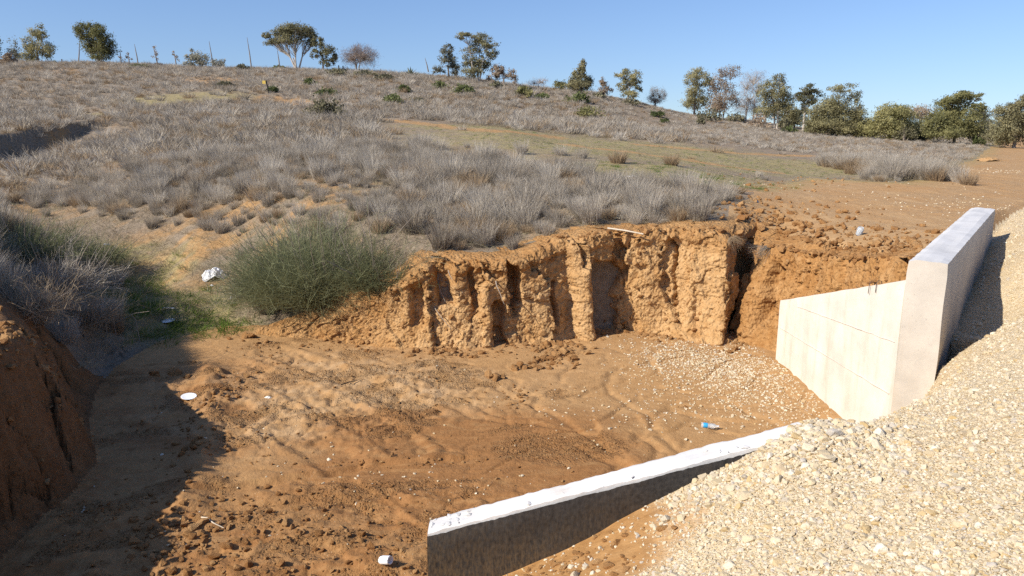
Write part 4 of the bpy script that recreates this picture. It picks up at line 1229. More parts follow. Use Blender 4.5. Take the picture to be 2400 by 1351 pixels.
ok = (pit_d(P[:, 0], P[:, 1])[0] > 1.0) & (gravel_d(P[:, 0], P[:, 1]) < -0.05); P = P[ok]
S = np.clip(np.exp(rs.normal(math.log(0.035), 0.4, len(P))), 0.015, 0.09)
pieces('road_pebbles', 'stone', np.concatenate([P, ground(P[:, 0], P[:, 1])[:, None]], 1), S, STONES, ground_obj['dirt_road'], rs, 0.3, 60, 'pale stones strewn on the dirt road')

# ------------------------------------------------------------------ GRASS
def tussock(name, rs, n, h, spread, width, mat, lean=0.5, segs=3, base_r=0.12):
    a = rs.uniform(0, 2 * math.pi, n); q = np.sqrt(rs.random(n))
    base = np.stack([np.cos(a) * q * base_r, np.sin(a) * q * base_r, np.full(n, -0.03)], -1)
    a2 = a + rs.normal(0, 0.7, n)
    tilt = lean * (0.15 + q * rs.uniform(0.4, 1.2, n))
    d = np.stack([np.cos(a2) * np.sin(tilt), np.sin(a2) * np.sin(tilt), np.cos(tilt)], -1)
    L = h * rs.uniform(0.45, 1.05, n)
    bend = np.stack([np.cos(a2), np.sin(a2), -0.6 * np.ones(n)], -1) * (spread * rs.uniform(0, 1, n) * L)[:, None] + rs.normal(0, 0.04, (n, 3))
    V, Q = blades(base, d, L, width * rs.uniform(0.6, 1.3, n), bend, segs, rs)
    return mk_mesh(name, V, Q, mat, True)
rs = np.random.default_rng(61)
TUFT = [tussock('dry_tuft', rs, rs.integers(340, 460), rs.uniform(0.5, 0.72), rs.uniform(0.08, 0.4), 0.0095, M['grass'], rs.uniform(0.3, 0.62), 3, rs.uniform(0.14, 0.24)) for k in range(8)]
TUFT += [tussock('dry_tuft', rs, 360, rs.uniform(0.45, 0.62), 0.25, 0.011, M['grass_tan'], 0.45, 3, 0.18) for k in range(2)]
FARTUFT = [tussock('far_tuft', rs, 90, rs.uniform(0.45, 0.65), 0.4, 0.028, M['grass'], 0.7, 2, 0.28) for k in range(6)]
FARTUFT += [tussock('far_tuft', rs, 90, rs.uniform(0.4, 0.55), 0.4, 0.028, M['grass_tan'], 0.7, 2, 0.28) for k in range(2)]
STUB = [tussock('stubble', rs, 70, rs.uniform(0.10, 0.20), 0.8, 0.006, M['stubble'], 1.2, 2, 0.28) for k in range(5)]
GREENT = [tussock('green_tuft', rs, 90, rs.uniform(0.10, 0.2), 0.5, 0.008, M['green'], 0.8, 2, 0.2) for k in range(4)]

def grass_ok(x, y, rs, bare=1.0):
    """how likely dry grass grows at a place"""
    p = np.ones(x.shape)
    dp, w = pit_d(x, y)
    p *= sstep(0.25, 0.6, dp)
    p *= gravel_d(x, y) < -0.5
    rd = road_in(x, y); p *= sstep(0.1, -0.5, rd)
    p *= 1 - 0.70 * sand_mask(x, y) * bare
    d, _, _, ins = seg_dist(x, y, FIELD)
    p *= 1 - 0.96 * sstep(-0.8, 0.5, np.where(ins, d, -d) + 1.2 * fbm(x * 0.4, y * 0.4, 3, 163))
    return p
FIELD = [tuple(place(*q)[:2]) for q in [(868, 274), (1000, 283), (1150, 298), (1400, 322), (1700, 343), (1960, 366), (2150, 400), (1950, 425), (1800, 478), (1700, 466), (1600, 448), (1500, 430), (1400, 414), (1250, 388), (1100, 374), (960, 340), (880, 306)]]


def jitter_grid(r0, r1, cell, rs):
    n = int(r1 * 2 / cell)
    g = (np.arange(n) - n / 2) * cell
    X, Y = np.meshgrid(g, g[g > 0])
    X = X + rs.uniform(-0.5, 0.5, X.shape) * cell; Y = Y + rs.uniform(-0.5, 0.5, Y.shape) * cell
    X, Y = X.ravel(), Y.ravel(); r = np.hypot(X, Y); a = np.abs(np.arctan2(X, Y))
    m = (r >= r0) & (r < r1) & (a < R(42))
    return X[m], Y[m]

rs = np.random.default_rng(63)
gp, gs, gi = [], [], []
for (r0, r1, cell, far_) in [(12.0, 30, 0.36, 0), (30, 52, 0.50, 1), (52, 125, 0.70, 1)]:
    x, y = jitter_grid(r0, r1, cell, rs)
    p = grass_ok(x, y, rs)
    gm = green_mask(x, y)
    p *= 1 - 0.85 * gm
    clump = 0.5 + 0.5 * fbm(x * 0.45, y * 0.45, 3, 151)
    p *= np.clip((0.18 if r0 < 30 else 0.32) + 1.5 * clump, 0, 1)
    p *= 1 - 0.9 * ((seg_dist(x, y, [GULLY[0] + [1.3, 0], GULLY[1] + [1.3, 0]], False)[0]) < 1.2)
    # bare belt on the sloping side of the nose and the channel floor
    T = T_rbf(x, y)
    chan = seg_dist(x, y, [place(*q)[:2] for q in [(480, 760), (440, 690), (330, 610), (200, 560), (60, 510)]], False)[0]
    p *= sstep(0.9, 1.6, chan) * 0.97 + 0.03
    nose = seg_dist(x, y, [place(*q)[:2] for q in [(560, 590), (680, 500), (800, 450)]], False)[0]
    p *= 1 - 0.35 * sstep(1.6, 0.5, nose)
    m = rs.random(len(x)) < p
    x, y, clump = x[m], y[m], clump[m]
    s = (0.42 + 0.80 * rs.random(len(x)) ** 2.0) * (0.75 + 0.45 * clump)
    s *= np.where((x > 10) & (y > 33), 0.55, 1.0)
    s *= 1 - 0.35 * sstep(2.4, 1.0, nose[m])
    s *= 0.92 if r0 < 30 else 1.05 if r0 < 50 else 1.0
    gp.append(np.stack([x, y, ground(x, y)], -1)); gs.append(s)
    gi.append(rs.integers(0, 8, len(x)) if far_ else rs.integers(0, 10, len(x)))
near_n = len(gp[0])
# tall dry patch beside the dirt road
c = [place(*q)[:2] for q in [(1985, 392), (2060, 400), (2120, 410), (2165, 420)]]
q = np.concatenate([cc + rs.normal(size=(34, 2)) * [0.55, 0.8] for cc in c])
tallP = np.concatenate([q, ground(q[:, 0], q[:, 1])[:, None]], 1)

P, S, I = gp[0], gs[0], gi[0]
keepc = np.hypot((P[:, 0] + 3.1) / 1.9, (P[:, 1] - 14.3) / 0.9) > 0.9          # room for the broom bush
P, S, I = P[keepc], S[keepc], I[keepc]
vis, d = in_view(P, 0)
ap = np.where(vis, S / d, 0)
order = np.argsort(-ap)[:255]
rest = np.setdiff1d(np.arange(len(P)), order)
rx = lambda n: np.stack([rs.normal(0, 0.12, n), rs.normal(0, 0.12, n), rs.uniform(0, 6.28, n)], -1)
def side(dx, dy):
    a = 'left of' if dx < 0 else 'right of'
    if abs(dy) > 1.6 * abs(dx): return 'straight above' if dy < 0 else 'straight below'
    if abs(dy) > 0.45 * abs(dx): return ('above and ' if dy < 0 else 'below and ') + a
    return a
MARKS = [(1128, 415, 'the mint plastic scrap'), (1465, 546, 'the bleached stick'), (760, 610, 'the large green bush'), (503, 640, 'the white plastic bag'),
         (545, 515, 'the long sandy strip'), (720, 485, 'the upper sandy strip'), (767, 265, 'the grey green bush on the slope'), (1774, 472, 'the tiny blue scrap'),
         (1110, 318, 'the bend of the dirt track'), (80, 325, 'the dark gully cut'), (250, 575, 'the short white board'), (60, 580, 'the dark bush at the left edge'),
         (1190, 650, 'the grooved part of the cliff'), (1410, 690, 'the shaded alcove of the cliff'), (1300, 438, 'the small pale scrap'), (1480, 414, 'the pale scrap in the open grass'), (1620, 600, 'the sunlit right part of the cliff'),
         (627, 205, 'the marker post'), (930, 480, 'the rise over the green bush'), (420, 640, 'the green gully floor')]
for i in order:
    px, py, _ = project(P[i])
    mk = min(MARKS, key=lambda m: math.hypot(px - m[0], (py - m[1]) * 1.6))
    lab = ('tall ' if S[i] > 0.85 else 'low ' if S[i] < 0.55 else 'middling ') + ('tan' if I[i] > 7 else 'grey') + ' grass tussock ' + side(px - mk[0], py - mk[1]) + ' ' + mk[2]
    o = link('grass_tussock', TUFT[I[i]], None, tuple(P[i]), tuple(rx(1)[0]), (S[i],) * 3)
    tag(o, lab, 'grass tussock', 'dry grass tussocks, ' + lab)
n = len(rest)
scatter('dry_grass', P[rest], rx(n), np.repeat(S[rest, None], 3, 1), I[rest], TUFT, None, 'grey dry grass covering the near slope')
P = np.concatenate(gp[1:]); S = np.concatenate(gs[1:]); I = np.concatenate(gi[1:])
scatter('hill_grass', P, rx(len(P)), np.repeat(S[:, None], 3, 1), I, FARTUFT, None, 'grey dry grass covering the far hillside')
for k, p in enumerate(tallP[::4]):
    s = rs.uniform(0.95, 1.45)
    o = link('tall_grass_clump', TUFT[8 + k % 2] if k % 3 else TUFT[k % 8], None, tuple(p), (rs.normal(0, 0.1), rs.normal(0, 0.1), rs.uniform(0, 6)), (s, s, s * 0.85))
    qx = project(p)[0]
    lab = ('short' if s < 1.1 else 'tall' if s > 1.28 else 'middling') + ' dry grass clump ' + ('at the left end' if qx < 2010 else 'left of the middle' if qx < 2080 else 'right of the middle' if qx < 2140 else 'at the right end') + ' of the thicket by the dirt road'
    tag(o, lab, 'grass tussock', 'thicket by the dirt road, ' + lab)
p = np.delete(tallP, np.s_[::4], 0)
scatter('roadside_grass', p, rx(len(p)), np.repeat(rs.uniform(0.8, 1.3, (len(p), 1)), 3, 1), rs.integers(0, 10, len(p)), TUFT, None, 'brown dry grass thicket beside the dirt road')

# stubble and fallen stalks between the tussocks
x, y = jitter_grid(12.5, 42, 0.27, rs)
p = grass_ok(x, y, rs, 0.8) * 0.75
m = rs.random(len(x)) < p
x, y = x[m], y[m]
Pz = np.stack([x, y, ground(x, y)], -1)
scatter('stubble', Pz, np.stack([rs.normal(0, 0.2, len(x)), rs.normal(0, 0.2, len(x)), rs.uniform(0, 6.28, len(x))], -1), np.repeat(rs.uniform(0.7, 1.5, (len(x), 1)), 3, 1), rs.integers(0, 5, len(x)), STUB, None, 'short dry stubble and straw on the soil')
# green grass: channel floor, track verges
x, y = jitter_grid(11.5, 60, 0.25, rs)
gm = green_mask(x, y) * (1 - sand_mask(x, y)) * np.interp(np.hypot(x, y), [12, 20, 26, 60], [0.95, 0.8, 0.30, 0.15])
m = (rs.random(len(x)) < gm * (0.4 + 0.6 * (fbm(x, y, 3, 171) > -0.1))) & (pit_d(x, y)[0] > -0.6)
x, y = x[m], y[m]
scatter('green_grass', np.stack([x, y, ground(x, y)], -1), rx(len(x)), np.repeat(rs.uniform(0.5, 1.2, (len(x), 1)) * np.interp(np.hypot(x, y), [14, 19, 26], [1.8, 0.9, 0.35])[:, None], 3, 1), rs.integers(0, 4, len(x)), GREENT, None, 'short green grass in the gully and along the track')
# dry tufts hanging over the cliff edge
for k, (tt, out, s, lab) in enumerate([(11.75, 0.10, 0.5, 'dry grass tuft drooping over the cliff edge above the shaded hollow'), (13.2, 0.05, 0.5, 'straw coloured tuft lying on clods right of the shaded hollow'), (14.0, -0.1, 0.6, 'small straw tuft lying on the clods nearest the wing wall')]):
    i = int(np.argmin(np.abs(BANK_T - tt)))
    p = BANK_P[i, -6] + BANK_N[i] * (out + 0.02)
    nn = BANK_N[i]
    o = link('hanging_tuft', TUFT[k + 8 if k < 2 else 3], None, tuple(p), (0, 0, 0), (s, s, s))
    ax = Vector((nn[0], nn[1], -0.75)).normalized()
    o.rotation_euler = ax.to_track_quat('Z', 'Y').to_euler()
    tag(o, lab, 'grass tussock')

# ------------------------------------------------------------------ BUSHES
def stem_bush(name, loc, size, n, h, mat, rs, label, cat='bush', width=0.006, twiggy=70, lean=1.0, group=None):
    """broom-like bush: many thin upswept stems from several crowns, over a woody base"""
    e = empty(name, loc, label, cat, group)
    pp = Parts()
    ncr = 34
    a = rs.uniform(0, 6.28, ncr); q = np.sqrt(rs.random(ncr)) * 0.8
    cr = np.stack([np.cos(a) * q * size[0], np.sin(a) * q * size[1], 0 * a], -1)
    k = rs.integers(0, ncr, n)
    base = cr[k] + rs.normal(0, 0.10, (n, 3)) * [1, 1, 0.3]
    off = cr[k] / [size[0], size[1], 1]
    d = off * lean * 0.75 + rs.normal(0, 0.5, (n, 3)); d[:, 2] = np.abs(rs.normal(0.7, 0.3, n)) 
    d /= np.linalg.norm(d, axis=1, keepdims=True)
    hh = h * (1.08 - 0.55 * np.hypot(off[:, 0], off[:, 1]) ** 2) * rs.uniform(0.45, 1.05, n)
    bend = rs.normal(0, 0.22, (n, 3)) + off * 0.12; bend[:, 2] -= 0.12
    V, Q = blades(base, d, hh, width * rs.uniform(0.7, 1.4, n), bend, 3, rs)
    pp.add(V, Q)
    tip = rs.integers(0, n, n * 3)                           # side shoots
    t = rs.uniform(0.35, 1.0, n * 3)[:, None]
    b2 = base[tip] + d[tip] * hh[tip, None] * t + bend[tip] * t ** 2
    d2 = d[tip] + rs.normal(0, 0.55, (n * 3, 3)); d2 /= np.linalg.norm(d2, axis=1, keepdims=True)
    V, Q = blades(b2, d2, h * rs.uniform(0.12, 0.35, n * 3), width * 0.8 * np.ones(n * 3), rs.normal(0, 0.04, (n * 3, 3)), 2, rs)
    pp.add(V, Q)
    V = np.concatenate(pp.V); low = V[:, 2] < -0.06
    V[low, 2] = -0.06; pp.V = [V]
    link('green_stems', pp.mesh('green_stems', mat), e)
    pw = Parts()
    for j in range(twiggy):
        a0 = rs.uniform(0, 6.28); q0 = rs.random() * 0.7
        b = np.array([math.cos(a0) * q0 * size[0], math.sin(a0) * q0 * size[1], -0.05])
        dd = np.array([math.cos(a0) * 0.6, math.sin(a0) * 0.6, 1]) + rs.normal(0, 0.3, 3)
        L = h * rs.uniform(0.4, 0.98)
        P = [b + dd * L * u + rs.normal(0, 0.02, 3) for u in (0, 0.35, 0.7, 1)]
        v, q = tube(P, [0.012, 0.009, 0.006, 0.003], 4); pw.add(v, q)
    link('woody_stems', pw.mesh('woody_stems', M['twig']), e)
    return e

rs = np.random.default_rng(71)
c = place(750, 702)
stem_bush('broom_bush', (c[0], c[1] + 0.25, c[2] - 0.05), (1.12, 0.8), 5600, 1.68, M['broom'], rs, 'large wispy green broom bush at the left end of the cliff', width=0.008)
c = place(900, 668)
stem_bush('broom_bush', (c[0] - 0.05, c[1] + 0.15, c[2] - 0.05), (0.8, 0.5), 1700, 0.95, M['broom'], rs, 'lower drab broom bush joining the large green bush on its right', width=0.008)
c = place(600, 690)
stem_bush('grey_bush', (c[0], c[1], c[2]), (0.45, 0.4), 500, 0.55, M['grass'], rs, 'grey dry bush at the left foot of the green broom bush', width=0.008)
# growth on the left bank and its far side (in the shade)
for q in [((60, 600), (1.0, 0.7), 1100, 0.75, 'broom', 'dark green bush at the left edge above the red bank'),
          ((200, 610), (0.8, 0.6), 900, 0.55, 'broom', 'low green bush on the lip of the gully, left of the grass strip'),
          ((60, 730), (0.6, 0.5), 600, 0.50, 'grass_tan', 'pale dry bush in front of the dark bush on the red bank'),
          ((130, 680), (0.5, 0.4), 600, 0.75, 'grass', 'tall grey dry stalks standing in the shade on the red bank'),
          ((190, 760), (0.42, 0.3), 420, 0.38, 'grass_tan', 'low dry bush on the edge of the red bank by the green grass')]:
    c = place(*q[0])
    stem_bush('bank_bush', tuple(c), q[1], q[2], q[3], M[q[4]], rs, q[5], width=0.010)

def leaf_shrub(name, px, py, w_px, h_px, mat, rs, label, n=500, leaf=0.06, y=None):
    p = place(px, py) if y is None else at_y(px, py, y)
    d = p[1]
    w, h = w_px * d / FPX / 2, h_px * d / FPX
    e = empty(name, tuple(p), label, 'shrub', 'shrubs on the hillside')
    nc = 22
    a = rs.uniform(0, 6.28, nc); q = np.sqrt(rs.random(nc))
    c = np.stack([np.cos(a) * q * w * 0.8, np.sin(a) * q * w * 0.8, h * (0.25 + 0.55 * (1 - q ** 2) * rs.uniform(0.5, 1.15, nc))], -1)
    k = rs.integers(0, nc, n)
    P = c[k] + rs.normal(size=(n, 3)) * [w * 0.17, w * 0.17, h * 0.16]
    P[:, 2] = np.abs(P[:, 2])
    V, Q = quads_at(P, leaf * d / 30 * rs.uniform(0.6, 1.4, n), rs, 1.8)
    link('foliage', mk_mesh('foliage', V, Q, mat), e)
    pw = Parts()
    for j in range(9):
        b = c[rs.integers(0, nc)]
        v, q = tube([(b[0] * 0.15, b[1] * 0.15, -0.05), b * [0.55, 0.55, 0.55], b], [0.02 * d / 40, 0.012 * d / 40, 0.005 * d / 40], 4); pw.add(v, q)
    link('branches', pw.mesh('branches', M['twig']), e)
    return e
rs = np.random.default_rng(81)
for a in [(767, 277, 95, 42, 'drab', 'grey green bush standing in the grass below the bend of the sandy track', 1200),
          (727, 199, 32, 13, 'shrub', 'small dark green shrub on the hill below the umbrella shaped tree', 300),
          (640, 216, 26, 12, 'shrub', 'low dark shrub just right of the marker post', 240),
          (770, 226, 60, 18, 'shrub', 'spreading dark shrub above the sandy track end', 350),
          (945, 215, 34, 14, 'shrub', 'dark green shrub on the hill below the agaves', 300),
          (920, 242, 50, 20, 'shrub', 'rounded green shrub on the hill left of a brown one', 360),
          (976, 241, 40, 14, 'drab', 'flat brownish shrub right of the rounded green one', 300),
          (1030, 209, 44, 16, 'shrub', 'green shrub below the left end of the tall gum tree clump', 320),
          (1088, 220, 56, 20, 'shrub', 'wide green shrub below the tall gum tree', 380),
          (1165, 207, 36, 14, 'drab', 'drab shrub below the twiggy tree right of the tall gum', 260),
          (1228, 228, 46, 24, 'green_leaf', 'bright green dome shaped shrub on the open hill', 420),
          (1268, 231, 36, 11, 'shrub', 'low dark shrub touching the bright green dome on its right', 260),
          (1355, 242, 58, 24, 'shrub', 'green shrub below the dark cone shaped tree', 400),
          (1383, 276, 66, 28, 'green_leaf', 'large bushy green shrub low on the hill above the dry grass belt', 480),
          (1402, 233, 36, 16, 'drab', 'olive shrub left of the gum with a hanging crown', 280),
          (1480, 246, 44, 15, 'drab', 'olive shrub at the foot of the gum with a hanging crown', 280),
          (1540, 275, 34, 16, 'shrub', 'dark shrub below the bare brown tree', 260),
          (1558, 288, 24, 10, 'shrub', 'small dark shrub at the right end of the shrub slope', 200),
          (1642, 292, 22, 16, 'drab', 'drab shrub below the thin trees at the right', 220),
          (570, 166, 40, 13, 'drab', 'drab shrub on the skyline at the foot of the tallest bare stalk', 260),
          (655, 163, 34, 10, 'shrub', 'low shrub on the skyline left of the umbrella shaped tree', 220),
          (530, 205, 40, 14, 'drab', 'drab green shrub on the upper slope left of the marker post', 260),
          (20, 152, 40, 24, 'brown_leaf', 'brown shrub on the skyline at the left edge', 300),
          (855, 180, 60, 14, 'drab', 'drab shrub at the foot of the bare pinkish tree', 300),
          (790, 178, 60, 16, 'drab', 'drab shrub in front of the dark stumps on the skyline', 300),
          (900, 188, 50, 13, 'drab', 'drab shrub in front of the agaves', 260),
          (1850, 312, 40, 14, 'shrub', 'dark shrub under the thin tree at the right', 260),
          (1660, 284, 70, 30, 'drab', 'brownish undergrowth between the first two thin trees at the right', 420),
          (1722, 286, 46, 22, 'drab', 'brownish undergrowth right of the twin stemmed thin tree', 300),
          (1780, 300, 52, 30, 'brown_leaf', 'brown undergrowth left of the tall yellowish gum', 340),
          (1838, 306, 40, 26, 'drab', 'olive undergrowth right of the tall yellowish gum', 300),
          (1905, 314, 46, 34, 'shrub', 'dark undergrowth at the left foot of the big rounded tree', 340),
          (2120, 332, 60, 34, 'drab', 'olive undergrowth right of the broad low green tree', 340),
          (2290, 342, 36, 22, 'shrub', 'dark undergrowth at the right foot of the largest green tree', 260),
          (330, 158, 50, 6, 'shrub', 'very low dark shrub on the bare left skyline', 160)]:
    leaf_shrub('hill_shrub', a[0], a[1], a[2], a[3], M[a[4]], rs, a[5], a[6])

# ------------------------------------------------------------------ TREES
def tree(px, py, Y, lobes, leaf, bark, label, rs, trunks=1, dens=1.0, lsize=0.095, droop=0.3, fan=False, twigs=10, trunk_w=None, bare=False, name='tree'):
    """lobes in photo pixels (cx, cy, rx, ry[, density]) give where the crown masses stand"""
    if px > 1600: lobes = [(l[0], l[1] - 0.06 * l[3], l[2] * 1.26, l[3] * 1.2) + tuple(l[4:]) for l in lobes]
    b = at_y(px, py, Y)
    b[2] = min(b[2], ground1(b[0], b[1]) + 0.05)
    s = Y / FPX / CP
    e = empty(name, tuple(b), label, 'tree', 'trees along the skyline')
    top = max(py - l[1] + l[3] for l in lobes) * s
    tw = trunk_w or max(0.10, top * 0.028)
    pw = Parts(); LP, LS, LK = [], [], []
    L3 = []
    for l in lobes:
        dn = l[4] if len(l) > 4 else 1.0
        L3.append((np.array([(l[0] - px) * s, rs.normal(0, 0.35) * l[2] * s, (py - l[1]) * s]), np.array([l[2] * s, l[2] * s * 0.9, l[3] * s]), dn))
    roots = [np.array([rs.normal(0, 0.25) * (trunks > 1) * top * 0.25, rs.normal(0, 0.1) * (trunks > 1), -0.2]) for k in range(trunks)]
    low = min(l[0][2] - l[1][2] for l in L3)
    fork = max(0.12 * top, min(0.4 * top, low + 0.25 * top))
    heads = []
    for k, r0 in enumerate(roots):
        tgt = np.mean([l[0] for l in L3], 0) if trunks == 1 else L3[k % len(L3)][0]
        h = np.array([r0[0] + (tgt[0] - r0[0]) * 0.35, r0[1] + (tgt[1] - r0[1]) * 0.35, fork * (0.7 if fan else 1)]); heads.append(h)
        P = [r0, r0 * 0.6 + h * 0.4 + rs.normal(0, 0.04 * top * 0.2, 3), h]
        v, q = tube(P, [tw * 1.25, tw, tw * 0.8] if trunks == 1 else [tw * 0.8, tw * 0.65, tw * 0.5], 7); pw.add(v, q)
    for c, rad, dn in L3:
        h = heads[int(np.argmin([np.linalg.norm(h - c) for h in heads]))] if trunks > 1 else heads[0]
        vol = rad[0] * rad[2]
        m1 = h * 0.5 + c * 0.5 + rs.normal(0, 0.12, 3) * rad
        v, q = tube([h, h * 0.75 + m1 * 0.25 + [0, 0, 0.05 * top], m1, c], [tw * 0.5, tw * 0.36, tw * 0.24, tw * 0.13], 5); pw.add(v, q)
        ntw = int(twigs * (1 + 1.2 * (fan or bare)) * max(1, min(3, vol)))
        for j in range(ntw):
            d = rs.normal(size=3); d[2] = abs(d[2]) if fan else d[2]; d /= np.linalg.norm(d)
            p = c + d * rad * rs.uniform(0.6, 1.0)
            st = (h if (fan and j % 2) else m1) * 0.6 + c * 0.4 if not fan else h + (c - h) * rs.uniform(0.0, 0.6)
            mm = st * 0.5 + p * 0.5 + rs.normal(0, 0.10, 3) * rad
            v, q = tube([st, mm, p], [tw * 0.17, tw * 0.11, tw * 0.05], 4); pw.add(v, q)
        ncl = int(max(12, min(110, 34 * vol)))
        d = rs.normal(size=(ncl, 3)); d /= np.linalg.norm(d, axis=1, keepdims=True)
        if fan: d[:, 2] = np.abs(d[:, 2]) * 0.9 + 0.1
        cc = c + d * rad * (rs.random((ncl, 1)) ** 0.33)
        per = rs.uniform(0.3, 1.5, ncl)
        nl = int(1700 * vol * dens * dn + 160 * dens * dn)
        k = rs.choice(ncl, nl, p=per / per.sum())
        P = cc[k] + rs.normal(size=(nl, 3)) * (np.minimum(rad * 0.19, 0.42))
        LK.append(np.tile(c - [0, 0, rad[2] * 0.3], (nl, 1)) * 0.6 + cc[k] * 0.4); LP.append(P); LS.append(np.full(nl, lsize) * rs.uniform(0.55, 1.35, nl))
    P = np.concatenate(LP); S = np.concatenate(LS)
    P[:, 2] = np.maximum(P[:, 2], 0.05)
    if bare:
        d = rs.normal(size=(len(P), 3)); d[:, 2] += 0.6; d /= np.linalg.norm(d, axis=1, keepdims=True)
        V, Q = blades(P, d, S * 3.0, S * 0.20, rs.normal(0, 0.1, (len(P), 3)), 1, rs)
    else:
        K = np.concatenate(LK); nn = P - K; nn /= np.linalg.norm(nn, axis=1, keepdims=True) + 1e-6   # blades face outwards from their clump, loosely
        V, Q = quads_facing(P, nn + rs.normal(0, 0.55, nn.shape), S, rs, 1.9)
    me = mk_mesh('crown', V, Q, leaf)
    link('crown', me, e)
    link('trunk', pw.mesh('trunk', bark), e)
    return e
rs = np.random.default_rng(91)
B, PB = M['bark'], M['palebark']
